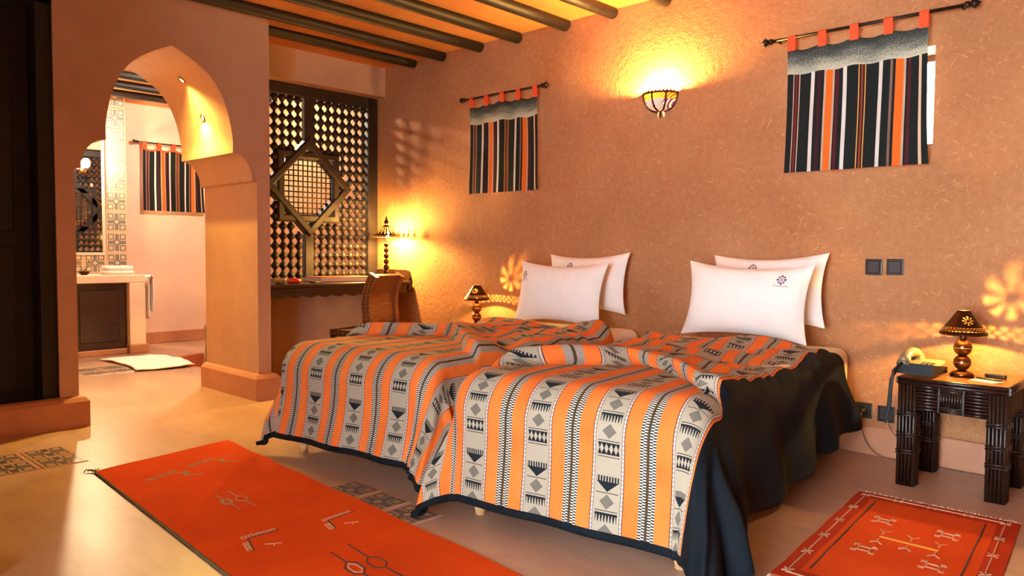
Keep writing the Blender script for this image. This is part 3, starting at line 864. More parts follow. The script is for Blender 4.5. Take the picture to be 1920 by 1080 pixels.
def bedside_lamp(label, loc, rz):
    t = thing('bedside_lamp', label, 'lamp', loc, rz, 'bedside lamps')
    MB().lathe([(0.050, 0), (0.056, 0.004), (0.050, 0.016), (0.022, 0.028), (0.012, 0.034)], 28).build('base', M['brass'], t)
    def ball(z, r):
        o = MB().sphere((0, 0, z), r, 24, 14).build('ball', M['brass'], t)
        MB().lathe([(r*0.99, -0.002), (r*1.04, -0.002), (r*1.04, 0.002), (r*0.99, 0.002)], 28, (0, 0, z), close=False).build('ring', M['chrome'], o)
    ball(0.066, 0.040); ball(0.140, 0.042)
    MB().lathe([(0.014, 0.178), (0.019, 0.190), (0.013, 0.205), (0.013, 0.222)], 16).build('neck', M['bronze'], t)
    prof = [(0.104, 0.205), (0.108, 0.212), (0.098, 0.228), (0.030, 0.325), (0.026, 0.327)]
    def test(a, f, r, z):
        # three ringed flowers round the shade, two rows of small holes above the rim
        if 0.223 < z < 0.247:
            row = int((z-0.223)/0.008); s = (a*18/PI + row*0.5) % 1; zz = ((z-0.223)/0.008) % 1
            return (s-0.5)**2+(zz-0.5)**2 < 0.13
        c = 0.279
        for k in (-1, 1, 3):
            da = (a-k*PI/3+PI) % (2*PI)-PI; dx = da*r; dz = (z-c)*1.25
            rr = math.hypot(dx, dz); th = math.atan2(dz, dx)
            if 0.0075 < rr < 0.026 and math.cos(th*8) > 0.05: return True
        return False
    pierced_shade(prof, 260, test).build('shade', M['bronze'], t, fix=False)
    bulb(t, (0, 0, 0.252), P_BEDSIDE, 0.0045)
    return t
NS = (-0.972, -0.295)
# ------------------------------------------------------------------ nightstands of dark reeds
def reed_row(mb, a, b, n, d, r):
    """n parallel reeds from a to b, stepped by vector d"""
    a, b, d = Vector(a), Vector(b), Vector(d)
    for i in range(n): mb.tube([a+d*i, b+d*i], r, 7)
def nightstand(label, loc, rz=0):
    t = thing('reed_nightstand', label, 'nightstand', loc, rz, 'reed nightstands')
    hx, hy, ht = 0.235, 0.215, 0.545
    MB().bbox((-hx, -hy, ht-0.03), (hx, hy, ht), 0.006, 1).build('top', M['reedtop'], t)
    ed = MB()
    for s in (-1, 1):
        for k in range(2):
            ed.tube([(-hx, s*hy, ht-0.011-0.017*k), (hx, s*hy, ht-0.011-0.017*k)], 0.0105, 8)
            ed.tube([(s*hx, -hy, ht-0.011-0.017*k), (s*hx, hy, ht-0.011-0.017*k)], 0.0105, 8)
    ed.build('edge_binding', M['reed'], t)
    for sx in (-1, 1):
        for sy in (-1, 1):
            mb = MB(); cx, cy = sx*(hx-0.042), sy*(hy-0.042); mb.box((cx-0.034, cy-0.034, 0), (cx+0.034, cy+0.034, ht-0.03))
            for i in range(5):
                o = -0.032+0.016*i
                mb.tube([(cx+o, cy-0.036, 0.002), (cx+o, cy-0.036, ht-0.03)], 0.0078, 7); mb.tube([(cx+o, cy+0.036, 0.002), (cx+o, cy+0.036, ht-0.03)], 0.0078, 7)
                mb.tube([(cx-0.036, cy+o, 0.002), (cx-0.036, cy+o, ht-0.03)], 0.0078, 7); mb.tube([(cx+0.036, cy+o, 0.002), (cx+0.036, cy+o, ht-0.03)], 0.0078, 7)
            lg = mb.build('leg', M['reed'], t)
            for z in (0.165, 0.25, 0.355):
                bd = MB()
                for q in (0, 0.014):
                    for a, b in (((-0.043, -0.043), (0.043, -0.043)), ((0.043, -0.043), (0.043, 0.043)), ((0.043, 0.043), (-0.043, 0.043)), ((-0.043, 0.043), (-0.043, -0.043))):
                        bd.tube([(cx+a[0], cy+a[1], z+q), (cx+b[0], cy+b[1], z+q)], 0.0045, 6)
                bd.build('binding', M['reed'], lg)
    for s in (-1, 1):      # aprons of level reeds with an upright panel in the middle
        y = s*(hy-0.012); z0 = 0.385; mb = MB()
        mb.box((-hx+0.07, min(y, y-s*0.012), z0), (hx-0.07, max(y, y-s*0.012), ht-0.03))
        mb.build('apron', M['reed'], t)
        w = (2*hx-0.15)/3
        for k in range(3):
            xa = -hx+0.078+k*w; xb = xa+w-0.008; mb = MB()
            if k == 1:
                for q in (0, 0.013): mb.tube([(xa, y+s*0.004, z0+0.008+q), (xb, y+s*0.004, z0+0.008+q)], 0.006, 6); mb.tube([(xa, y+s*0.004, ht-0.04-q), (xb, y+s*0.004, ht-0.04-q)], 0.006, 6)
                reed_row(mb, (xa+0.006, y+s*0.002, z0+0.03), (xa+0.006, y+s*0.002, ht-0.06), int((w-0.01)/0.012), (0.012, 0, 0), 0.006)
            else: reed_row(mb, (xa, y+s*0.004, z0+0.008), (xb, y+s*0.004, z0+0.008), 8, (0, 0, 0.0158), 0.0078)
            mb.build('reed_panel', M['reed'], t)
        x = s*(hx-0.012); mb = MB(); mb.box((min(x, x-s*0.012), -hy+0.07, z0), (max(x, x-s*0.012), hy-0.07, ht-0.03))
        reed_row(mb, (x+s*0.003, -hy+0.08, z0+0.008), (x+s*0.003, -hy+0.08, ht-0.035), 22, (0, 0.0126, 0), 0.0062)
        mb.build('side_apron', M['reed'], t)
    return t
nightstand('dark reed nightstand carrying the telephone, right of the beds', (*NS, 0))
nightstand('dark reed nightstand mostly hidden behind the left bed', (-4.46, -0.29, 0))
bedside_lamp('brass ball lamp with a pierced shade on the nightstand beside the telephone', (-0.985, -0.265, 0.545), 0)
bedside_lamp('brass ball lamp with a pierced shade showing behind the left bed', (-4.50, -0.25, 0.545), 0)
# desk lamp
dl = thing('desk_lamp', 'tall lamp with a stem of stacked balls and a pierced umbrella shade on the desk', 'lamp', (-5.765, -0.205, DZ))
MB().lathe([(0.07, 0), (0.075, 0.008), (0.06, 0.02), (0.02, 0.035), (0.012, 0.05)], 28).build('base', M['bronze'], dl)
for k in range(6): MB().sphere((0, 0, 0.075+0.052*k), 0.028-0.0012*k, 18, 10).build('ball', M['bronze'], dl)
MB().cyl((0, 0, 0.04), (0, 0, 0.56), 0.006, 10).build('stem', M['bronze'], dl)
pr = [(0.135, 0.405), (0.137, 0.412), (0.085, 0.460), (0.030, 0.510), (0.012, 0.522)]
def dtest(a, f, r, z):
    if z < 0.418: return (a*28/PI) % 1 < 0.45 and z > 0.410
    s = (a*10/PI) % 1
    if 0.425 < z < 0.503: return abs(s-0.5) < 0.30*math.sin(PI*(z-0.425)/0.078)
    return False
pierced_shade(pr, 200, dtest).build('shade', M['bronze'], dl, fix=False)
MB().lathe([(0.006, 0.52), (0.016, 0.53), (0.022, 0.548), (0.014, 0.566), (0.006, 0.574), (0.010, 0.582), (0.001, 0.602)], 16).build('finial', M['bronze'], dl)
bulb(dl, (0, 0.012, 0.432), P_DESK, 0.020)
# wall sconce
sc = thing('wall_sconce', 'half bowl wall sconce of bronze ribs and painted glass glowing above the beds', 'wall lamp', (-2.935, -0.002, 2.235))
SR, SD = 0.128, 0.115      # half width, drop
def bowl_pt(a, f, k=1.0):
    """a: 0..pi round the front, f: 0 rim .. 1 bottom"""
    r = SR*math.cos(f*PI/2*0.94)**0.75*k; return (r*math.cos(a), -r*math.sin(a)*0.92, -SD*math.sin(f*PI/2))
MB().grid(lambda i, j: bowl_pt(PI*i, j, 0.985), 28, 14).build('glass_bowl', M['lampglass'], sc, fix=False)
for a in (0.0, PI*0.25, PI*0.5, PI*0.75, PI):
    MB().tube([bowl_pt(a, j/12, 1.0) for j in range(13)], 0.007, 6).build('rib', M['bronze'], sc)
rim = MB(); rim.tube([bowl_pt(PI*i/24, 0.0, 1.02) for i in range(25)], 0.008, 6)
for i in range(15):
    a = PI*(i+0.5)/15; da = PI/34
    p0, p1, pm = bowl_pt(a-da, 0, 1.02), bowl_pt(a+da, 0, 1.02), bowl_pt(a, 0, 1.03)
    rim.add([p0, p1, (pm[0], pm[1], 0.022), (p0[0]*0.97, p0[1]*0.97, 0), (p1[0]*0.97, p1[1]*0.97, 0)], [(0, 1, 2), (4, 3, 2), (0, 2, 3), (1, 4, 2), (0, 3, 4, 1)])
rim.build('rim', M['bronze'], sc)
MB().lathe([(0.001, -0.165), (0.006, -0.155), (0.012, -0.135), (0.008, -0.125), (0.016, -0.112)], 12, (0, -0.012, 0.0)).build('drop', M['bronze'], sc)
bulb(sc, (0, -0.055, -0.012), P_SCONCE, 0.022, (1.0, 0.58, 0.16))
# recessed spots in the arch
def spot(i, label):
    (y0, z0), (y1, z1) = AH[i], AH[i+1]
    p = Vector((-5.80, YC+(y0+y1)/2, (z0+z1)/2)); tn = Vector((0, y1-y0, z1-z0)).normalized(); nr = Vector((0, -tn.z, tn.y)); nr = nr if nr.z < 0 else -nr
    t = thing('arch_spotlight', label, 'spotlight', p, 0, 'spotlights in the arch')
    t.rotation_euler = nr.to_track_quat('Z', 'Y').to_euler()
    MB().lathe([(0.030, 0.0), (0.030, 0.006), (0.022, 0.008), (0.018, 0.002)], 20, close=False).build('ring', M['brass'], t)
    m = emit('spot_glow', (1.0, 0.66, 0.10), 30); MB().lathe([(0.019, 0.001), (0.001, 0.004)], 16, close=False).build('lens', m, t)
    ld = bpy.data.lights.new('spot_beam', 'SPOT'); ld.energy = P_ARCH; ld.color = (1.0, 0.67, 0.14); ld.spot_size = math.radians(150); ld.spot_blend = 0.8; ld.shadow_soft_size = 0.02
    lo = bpy.data.objects.new('spot_beam', ld); COL.objects.link(lo); lo.parent = t; lo.location = (0, 0, 0.012)
    d = Vector((0, 0, -1)); q = t.rotation_euler.to_matrix().inverted() @ (nr*0.5+Vector((0, 0, -1))).normalized(); lo.rotation_euler = q.to_track_quat('-Z', 'Y').to_euler()
n_ah = len(AH)
ip = min(range(len(AH)-1), key=lambda i: abs(AH[i][1]-2.40)); iq = min(range(12, len(AH)-1), key=lambda i: abs(AH[i][1]-2.13))
spot(ip, 'upper small yellow spotlight set into the arch vault'); spot(iq, 'lower small yellow spotlight set into the arch vault')
# ------------------------------------------------------------------ curtains on their rods
def curtain_set(loc, rz, labels, seed, w=0.765, top=-0.065, h=0.735, rod=(-0.10, 0.93), header=True):
    """local: x along the rod from the curtain's left edge, -y towards the room, z from the rod axis"""
    r = thing('curtain_rod', labels[0], 'curtain rod', loc, rz, 'iron curtain rods')
    MB().cyl((rod[0], 0, 0), (rod[1], 0, 0), 0.0095, 10).build('pole', M['iron'], r)
    for s, x in ((-1, rod[0]), (1, rod[1])):
        f = MB()
        f.sphere((x+s*0.012, 0, 0), 0.018, 10, 8)
        f.sphere((x+s*0.045, 0, 0), 0.022, 10, 8)
        for dx, dz in ((0.05, 0.028), (0.05, -0.028), (0.075, 0.0)): f.tube([(x+s*0.04, 0, 0), (x+s*dx, 0, dz)], [0.012, 0.003], 6)
        f.build('finial', M['iron'], r)
        MB().tube([(x-s*0.02, 0, 0), (x-s*0.02, 0.075, 0)], 0.006, 6).build('bracket', M['iron'], r)
    c = thing('tab_curtain', labels[1], 'curtain', loc, rz, 'striped tab curtains')
    hb = 0.15 if header else 0.02
    def surf(u, v):      # v: 0 top, 1 bottom
        sag = 0.016*math.sin(u*PI*4)**2 + 0.012*mnoise.noise((u*3, seed, 0))
        z = top - v*h - sag*(1-v)**2
        x = u*w + 0.006*v*math.sin(seed+v*2) + (u-0.5)*0.008*v*v + 0.02*v**3*smooth01(0.85, 1, u)
        y = -0.004 + 0.012*mnoise.noise((u*4+seed, v*1.5, 2)) + 0.006*math.sin(u*22+seed)*v
        return x, y, z
    a = hb/h
    MB().grid(lambda i, j: (lambda p: (p[0], p[1]-0.004, p[2]))(surf(i, j*a)), 40, 8, True, lambda i, j: (i, j)).build('header_band', M['header'] if header else M['tab'], c, fix=False)
    pnl = MB().grid(lambda i, j: surf(i, a*0.97+j*(1-a*0.97)), 40, 24, True, lambda i, j: (i, 1-j)).build('panel', M['cur'], c, fix=False)
    for k in range(5):
        x = 0.022+(w-0.044)*k/4; p = surf(x/w, 0); tb = MB(); hw = 0.024; pts = []
        for q in range(9):
            t = PI*q/8; pts.append((-0.013*math.cos(t), 0.013*math.sin(t)+0.001))
        prof = [(p[1]-0.005, p[2]-0.012)] + [(-0.013, -0.002)] + pts[1:-1] + [(0.013, -0.002), (p[1]+0.005, p[2]-0.012)]
        vs = [(x+s*hw, yy, zz) for yy, zz in prof for s in (-1, 1)]
        tb.add(vs, [(2*i, 2*i+1, 2*i+3, 2*i+2) for i in range(len(prof)-1)], True)
        tb.build('tab', M['tab'], c, fix=False)
curtain_set((-4.775, -0.075, 2.432), 0, ('iron curtain rod above the small window beside the lattice screen', 'striped tab curtain over the small window beside the lattice screen'), 1.0, rod=(-0.06, 0.80))
curtain_set((-2.005, -0.075, 2.432), 0, ('iron curtain rod above the window left of the switches', 'striped tab curtain with daylight glaring past its right edge'), 2.6)
curtain_set((XB+0.075, -0.985, 2.40), PI/2, ('iron curtain rod on the bathroom wall', 'striped tab curtain on the bathroom wall seen through the arch'), 4.1, w=0.72, rod=(-0.05, 0.82), header=False)

# ------------------------------------------------------------------ switches, sockets, cables
def plate(name, label, cat, x, z, kind):
    t = thing(name, label, cat, (x, -0.001, z), 0, 'dark wall plates')
    MB().bbox((-0.045, -0.010, -0.045), (0.045, 0.0, 0.045), 0.004, 2).build('plate', M['plate'], t)
    if kind == 'switch': MB().bbox((-0.033, -0.015, -0.033), (0.033, -0.009, 0.033), 0.003, 1).build('rocker', M['platein'], t)
    elif kind == 'socket':
        MB().lathe([(0.030, 0.0), (0.026, 0.003), (0.024, -0.004), (0.001, -0.004)], 20, close=False).build('well', M['hole'], t).rotation_euler = (PI/2, 0, 0)
        t.children[-1].location = (0, -0.011, 0)
        pl = MB().lathe([(0.020, 0), (0.020, 0.018), (0.012, 0.03), (0.001, 0.031)], 16).build('plug', M['hole'], t); pl.rotation_euler = (PI/2, 0, 0); pl.location = (0, -0.010, 0)
    else: MB().bbox((-0.033, -0.013, -0.033), (0.033, -0.009, 0.033), 0.002, 1).build('cover', M['platein'], t)
plate('light_switch', 'dark square light switch nearer the right pillow', 'switch', -1.505, 1.075, 'switch')
plate('light_switch', 'dark square light switch nearer the pierced lamp', 'switch', -1.392, 1.077, 'switch')
plate('wall_socket', 'dark wall socket with a round plug next to the bed', 'socket', -1.535, 0.25, 'socket')
plate('telephone_outlet', 'dark square telephone outlet next to the nightstand leg', 'outlet', -1.415, 0.245, 'blank')
def cable(name, label, pts, mat, r=0.003):
    P = [Vector(p) for p in pts]; out = []
    E_ = [P[0]]+P+[P[-1]]
    for i in range(1, len(E_)-2):
        for k in range(8):
            t = k/8; a, b, d, e = E_[i-1], E_[i], E_[i+1], E_[i+2]
            out.append(0.5*(2*b+(d-a)*t+(2*a-5*b+4*d-e)*t*t+(3*b-a-3*d+e)*t**3))
    out.append(P[-1]); tag(MB().tube(out, r, 6).build(name, mat), label, 'cable')
cable('lamp_cable', 'thin dark cable curving from the wall socket down behind the nightstand', [(-1.535, -0.048, 0.245), (-1.53, -0.058, 0.16), (-1.48, -0.06, 0.05), (-1.36, -0.075, 0.004), (-1.15, -0.05, 0.004), (-0.95, -0.07, 0.004), (-0.80, -0.05, 0.004), (-0.70, -0.045, 0.006), (-0.715, -0.055, 0.40)], M['cable'])
cable('telephone_cable', 'grey cable from the telephone outlet to the nightstand leg', [(-1.41, -0.018, 0.23), (-1.38, -0.04, 0.17), (-1.33, -0.05, 0.12), (-1.24, -0.05, 0.06)], M['cable'], 0.0025)
cable('extension_cable', 'pale cable hanging at the right side of the nightstand to the floor', [(-0.716, -0.20, 0.44), (-0.700, -0.18, 0.34), (-0.696, -0.22, 0.20), (-0.68, -0.28, 0.08), (-0.62, -0.36, 0.004), (-0.52, -0.40, 0.004)], M['cable'])
# ------------------------------------------------------------------ things on the nightstand
ph = thing('telephone', 'beige desk telephone with its handset on the nightstand', 'telephone', (-1.135, -0.385, 0.5555), math.radians(-4))
b = MB(); b.prism([(-0.10, 0.0), (0.10, 0.0), (0.10, 0.030), (-0.10, 0.055)], -0.085, 0.085, 0)
b.build('body', M['phonedark'], ph)
MB().prism([(-0.095, 0.030), (0.095, 0.030), (0.095, 0.050), (-0.095, 0.050)], -0.01, 0.082, 0)
fp = MB(); fp.add([(-0.085, 0.10, 0.055), (0.085, 0.10, 0.055), (0.085, -0.10, 0.031), (-0.085, -0.10, 0.031), (-0.082, 0.097, 0.060), (0.082, 0.097, 0.060), (0.082, -0.097, 0.036), (-0.082, -0.097, 0.036)], [(0, 3, 2, 1), (4, 5, 6, 7), (0, 1, 5, 4), (1, 2, 6, 5), (2, 3, 7, 6), (3, 0, 4, 7)])
bpy.data.objects[ph.name]
o = fp.build('faceplate', M['phone'], ph)
ph.children[0].rotation_euler = (0, 0, 0)
for i in range(3):
    for j in range(4):
        x = 0.005+0.022*i; y = -0.065+0.026*j; z = 0.048+y*0.12
        MB().bbox((x-0.008, y-0.007, z-0.003), (x+0.008, y+0.007, z+0.003), 0.001, 1).build('key', M['platein'], o)
hs = MB(); arc = []
for k in range(13):
    t = -1+2*k/12; arc.append((-0.052, t*0.105, 0.098-0.034*t*t*t*t-0.012*t*t))
hs.tube(arc, [0.024+0.006*abs(-1+2*k/12)**4 for k in range(13)], 10); 
for s in (-1, 1): hs.lathe([(0.027, -0.032), (0.030, -0.02), (0.027, 0.0)], 16, (-0.052, s*0.088, 0.078))
hs.build('handset', M['phone'], ph)
cord = [(-0.052, -0.12, 0.055), (-0.075, -0.165, 0.02), (-0.078, -0.172, -0.06), (-0.085, -0.168, -0.16), (-0.105, -0.165, -0.245), (-0.10, -0.150, -0.17), (-0.095, -0.140, -0.03), (-0.088, -0.09, 0.012)]
MB().tube(cord, 0.0065, 6).build('curly_cord', M['darkcable'], ph)
tag(MB().bbox((-0.045, -0.018, 0), (0.045, 0.018, 0.018), 0.005, 2).build('remote_control', M['phonedark'], None, (-0.845, -0.235, 0.5455), math.radians(-12)), 'small black remote control behind the lamp on the nightstand', 'remote')
nt_ = thing('note_card', 'cream note card lying on the front right of the nightstand top', 'card', (-0.855, -0.375, 0.5452), math.radians(-20))
MB().box((-0.06, -0.04, 0), (0.06, 0.04, 0.002)).build('card', M['paper'], nt_)
tag(MB().tube([(-0.06, 0, 0.006), (0.05, 0, 0.006), (0.065, 0, 0.006)], [0.005, 0.005, 0.0015], 8).build('pen', M['phonedark'], None, (-0.845, -0.365, 0.548), math.radians(-18)), 'dark pen lying across the cream note card', 'pen')

# ------------------------------------------------------------------ rugs
def rug_grid(o, ex, ey, L, Wd, nl, nw, zf, th, inset=None):
    mb = MB()
    def pt(a, b, z):
        return (o[0]+ex[0]*a*L+ey[0]*b*Wd, o[1]+ex[1]*a*L+ey[1]*b*Wd, z)
    top = lambda a, b: pt(a, b, th+zf(a, b)); bot = lambda a, b: pt(a, b, 0.001)
    mb.grid(top, nl, nw, True)
    # skirt edges
    for (f, n) in ((lambda s: (s, 0), nl), (lambda s: (s, 1), nl), (lambda s: (0, s), nw), (lambda s: (1, s), nw)):
        mb.grid(lambda s, q: (top(*f(s)) if q < 0.5 else bot(*f(s))), n, 1, False)
    return mb, pt
def strips(polys, surf, width, z):
    """flat thread strips along polylines given in rug coordinates"""
    mb = MB()
    for pl in polys:
        for (a, b) in zip(pl[:-1], pl[1:]):
            A, B = Vector(a), Vector(b); d = (B-A)
            if d.length < 1e-6: continue
            d.normalize(); nrm = Vector((-d.y, d.x))*width/2; A = A-d*width*0.3; B = B+d*width*0.3
            Z = z if callable(z) else (lambda x_, y_: z)
            cs = [A+nrm, B+nrm, B-nrm, A-nrm]
            mb.add([(*surf(*c), Z(*c)) for c in cs]+[(*surf(*c), Z(*c)-0.004) for c in cs], [(0, 1, 2, 3), (0, 4, 5, 1), (2, 6, 7, 3), (1, 5, 6, 2), (3, 7, 4, 0)])
    return mb
# long runner at the foot of the beds
RO = Vector((-4.345, -2.457)); EL = Vector((0.9978, -0.066)).normalized(); EW = Vector((0.184, -0.983)).normalized(); RL, RW = 3.05, 0.79
rn = thing('runner_rug', 'long plain orange wool runner lying at the foot of the beds', 'rug', (0, 0, 0))
def rz_(a, b): return 0.0065*(1+math.sin(a*38+2.5*math.sin(b*3+a*5)))*(0.4+0.6*abs(mnoise.noise((a*6, b*2, 1))))
mb, pt = rug_grid(RO, EL, EW, RL, RW, 120, 24, rz_, 0.007); mb.build('weave', M['rug'], rn, fix=False)
ed = MB(); ed.tube([(*(RO+EL*RL*k/40+EW*(RW+0.004)), 0.006) for k in range(41)], 0.006, 6); ed.build('bound_edge', M['rugedge'], rn)
tas = MB(); c0 = RO+EW*RW
for k in range(5): tas.tube([(c0.x, c0.y, 0.008), (c0.x-0.03-0.006*k, c0.y+0.02-0.012*k, 0.012), (c0.x-0.045, c0.y+0.03-0.018*k, 0.004)], 0.003, 5)
tas.build('corner_tassel', M['rugedge'], rn)
def RS_(x, y): q = RO+EL*x+EW*y; return (q.x, q.y)
def loops(x, y, dx, dy, n, s):
    out = []
    for i in range(n):
        cx, cy = x+dx*i, y+dy*i; out.append([(cx-s, cy-s), (cx+s, cy-s), (cx+s, cy+s), (cx-s, cy+s), (cx-s, cy-s)])
    return out
def hook(x, y, k=1.0, m=1):
    a = [(x, y), (x+0.02*k, y-0.14*k*m)]; b = [(x, y), (x+0.11*k, y+0.03*k*m)]
    dark = [a, b]; pale = loops(x-0.018*k, y+0.01*k, 0.005*k, -0.032*k*m, 5, 0.010*k)+loops(x+0.04*k, y+0.03*k*m, 0.026*k, 0.006*k, 3, 0.009*k)
    pale += [[(x+0.10*k, y-0.03*k), (x+0.125*k, y-0.06*k)], [(x+0.14*k, y-0.05*k), (x+0.125*k, y-0.06*k), (x+0.14*k, y-0.085*k)]]
    return dark, pale
def lozenge(x, y, k=1.0):
    d = [[(x-0.16*k, y), (x-0.05*k, y), (x-0.02*k, y-0.03*k), (x+0.04*k, y-0.03*k), (x+0.07*k, y), (x+0.2*k, y)], [(x-0.05*k, y), (x-0.02*k, y+0.03*k), (x+0.04*k, y+0.03*k), (x+0.07*k, y)],
         [(x-0.16*k, y-0.09*k), (x-0.02*k, y-0.09*k), (x+0.01*k, y-0.12*k), (x+0.07*k, y-0.12*k), (x+0.1*k, y-0.09*k), (x+0.24*k, y-0.09*k)], [(x-0.02*k, y-0.09*k), (x+0.01*k, y-0.06*k), (x+0.07*k, y-0.06*k), (x+0.1*k, y-0.09*k)]]
    p = [[(x-0.01*k, y-0.018*k), (x+0.035*k, y-0.018*k), (x+0.055*k, y), (x+0.035*k, y+0.018*k), (x-0.01*k, y+0.018*k), (x-0.035*k, y), (x-0.01*k, y-0.018*k)]]
    return d, p
dk, pa, gy = [], [], []
for (x, y, k) in ((1.555, 0.243, 0.95), (1.447, 0.594, 1.0)):
    d, p = hook(x, y, k); dk += d; pa += p
for (x, y, k) in ((0.359, 0.48, 1.1), (0.314, 0.24, 1.0)):
    d, p = hook(x, y, k, -1); gy += d+p
d, p = lozenge(0.97, 0.47, 0.75); gy += d+p
d, p = lozenge(2.0, 0.42, 1.0); dk += d; pa += p
ZR = lambda x, y: 0.0085+rz_(x/RL, y/RW)
tag(strips(dk, RS_, 0.007, ZR).build('dark_embroidery', M['threaddark'], rn), kind='stuff'); tag(strips(pa, RS_, 0.006, ZR).build('pale_embroidery', M['thread'], rn), kind='stuff'); tag(strips(gy, RS_, 0.006, ZR).build('grey_embroidery', M['threadgrey'], rn), kind='stuff')
# small rug beside the right bed
SO = Vector((-1.285, -0.775)); SX = Vector((0.9998, 0.02)).normalized(); SYv = Vector((0.092, -0.9958)).normalized(); SLx, SLy = 0.655, 1.22
sr = thing('small_rug', 'small orange and brick red rug with white fringe in front of the nightstand', 'rug', (0, 0, 0))
mb, pt2 = rug_grid(SO, SX, SYv, SLx, SLy, 20, 40, lambda a, b: 0.002*(1+math.sin(b*20)), 0.006); mb.build('weave', M['rugred'], sr, fix=False)
def SS(x, y): q = SO+SX*x+SYv*y; return (q.x, q.y)
fld = MB(); fld.grid(lambda a, b: (*SS(0.075+0.505*a, 0.10+1.02*b), 0.0072+0.002*(1+math.sin((0.10+1.02*b)/SLy*20))), 12, 36, True); fld.build('centre_field', M['rug2'], sr, fix=False)
pale, gold, drk = [], [], []
for x in (0.04, SLx-0.05): pale.append([(x, 0.05), (x, 1.17)])
for y in (0.045, 1.17): pale.append([(0.04, y), (SLx-0.05, y)])
for x in (0.10, SLx-0.115): drk.append([(x, 0.12), (x, 1.08)])
def star(x, y, s):
    return [[(x-s, y-s), (x+s, y+s)], [(x+s, y-s), (x-s, y+s)]]
def flower(x, y, s):
    o = [[(x-s*.5, y-s*.5), (x+s*.5, y-s*.5), (x+s*.5, y+s*.5), (x-s*.5, y+s*.5), (x-s*.5, y-s*.5)]]
    for a in (-1, 1):
        for b in (-1, 1): o += [[(x+a*s*.5, y+b*s*.5), (x+a*s, y+b*s)], [(x+a*s, y+b*s*.6), (x+a*s, y+b*s), (x+a*s*.6, y+b*s)]]
    return o
for k in range(6):
    y = 0.05+0.22*k
    for x in (0.04, SLx-0.05): pale += star(x, y, 0.016)
for k in range(1, 4):
    x = 0.04+(SLx-0.09)*k/4
    for y in (0.045, 1.17): pale += star(x, y, 0.016)
for x, y in ((0.19, 0.37), (0.435, 0.375), (0.205, 0.755), (0.445, 0.76)): pale += flower(x, y, 0.040)
gold.append([(0.225, 0.575), (0.43, 0.58)])
for x in (0.225, 0.33, 0.43):
    for s in (-1, 1): pale += [[(x, 0.575+s*0.03), (x, 0.575+s*0.06)], [(x-0.02, 0.575+s*0.085), (x, 0.575+s*0.06), (x+0.02, 0.575+s*0.085)]]
tag(strips(pale, SS, 0.005, 0.0125).build('pale_embroidery', M['thread'], sr), kind='stuff'); tag(strips(gold, SS, 0.012, 0.0127).build('gold_embroidery', M['threadgold'], sr), kind='stuff'); tag(strips(drk, SS, 0.006, 0.0125).build('dark_embroidery', M['threaddark'], sr), kind='stuff')
for y0, s in ((0.0, -1), (SLy, 1)):
    fg = MB()
    for k in range(64):
        x = SLx*k/63; dx = random.uniform(-0.012, 0.012); ln = random.uniform(0.025, 0.05)
        a, b_, c_ = SS(x, y0), SS(x+dx*0.5, y0+s*ln*0.5), SS(x+dx, y0+s*ln)
        fg.tube([(*a, 0.006), (*b_, 0.007), (*c_, 0.003)], [0.003, 0.003, 0.0015], 5)
    o = fg.build('fringe', M['fringe'], sr); o['kind'] = 'stuff'

# ------------------------------------------------------------------ bathroom
vn = thing('vanity_counter', 'plastered vanity counter with dark doors on the far bathroom wall', 'vanity', (0, 0, 0))
CX0, CX1 = XB+0.07, -8.75
MB().bbox((CX0, -3.6, 0.775), (CX1, -1.235, 0.86), 0.012).build('counter_top', M['pink'], vn)
MB().bbox((CX0, -1.405, 0), (CX1, -1.235, 0.775), 0.010).build('side_pier', M['pink'], vn)
MB().bbox((CX0, -1.42, 0), (CX1+0.03, -1.215, 0.10), 0.010).build('pier_foot', M['skirt'], vn)
MB().bbox((CX0, -3.6, 0.0), (CX1-0.02, -1.42, 0.06), 0.006, 1).build('plinth', M['skirt'], vn)
for k in range(3):
    y1 = -1.415-0.56*k
    dd = MB().bbox((CX1-0.10, y1-0.55, 0.065), (CX1-0.07, y1, 0.772), 0.004, 1).build('door', M['dark'], vn)
    MB().bbox((CX1-0.071, y1-0.47, 0.14), (CX1-0.062, y1-0.08, 0.70), 0.006, 1).build('door_panel', M['dark'], dd)
    MB().sphere((CX1-0.055, y1-0.50, 0.45), 0.014, 10, 8).build('knob', M['brass'], dd)
mr = thing('bathroom_mirror', 'dark framed mirror over the vanity reflecting the lattice screen', 'mirror', (XB+0.062, 0, 0))
MB().box((0.0, -2.60, 1.10), (0.012, -1.440, 2.36)).build('mirror_glass', M['mirror'], mr)
f = MB()
for lo, hi in (((0, -2.63, 1.07), (0.02, -2.60, 2.39)), ((0, -1.44, 1.07), (0.02, -1.415, 2.39)), ((0, -2.60, 1.07), (0.02, -1.44, 1.10)), ((0, -2.60, 2.36), (0.02, -1.44, 2.39))): f.box(lo, hi)
f.build('frame', M['pink'], mr)
wl = thing('vanity_lamp', 'blazing wall lamp in front of the vanity mirror', 'wall lamp', (XB+0.075, -1.635, 2.03))
MB().lathe([(0.04, 0), (0.045, 0.006), (0.03, 0.016), (0.01, 0.02)], 18).build('backplate', M['brass'], wl).rotation_euler = (0, PI/2, 0)
MB().tube([(0.015, 0, 0), (0.07, 0, -0.02), (0.10, 0, 0.0)], 0.007, 8).build('arm', M['brass'], wl)
MB().lathe([(0.02, -0.01), (0.026, 0.0), (0.020, 0.012)], 14, (0.10, 0, 0)).build('socket_cup', M['brass'], wl)
bulb(wl, (0.10, 0, 0.060), P_BATH, 0.045, (1.0, 0.74, 0.42))
bc = thing('bathroom_fill_lamp', 'round milk glass globe added out of view under the ceiling to brighten the bathroom', 'lamp', (-7.35, -0.80, H-0.16))  # added lamp out of direct view, lights the bathroom and shines through the lattice
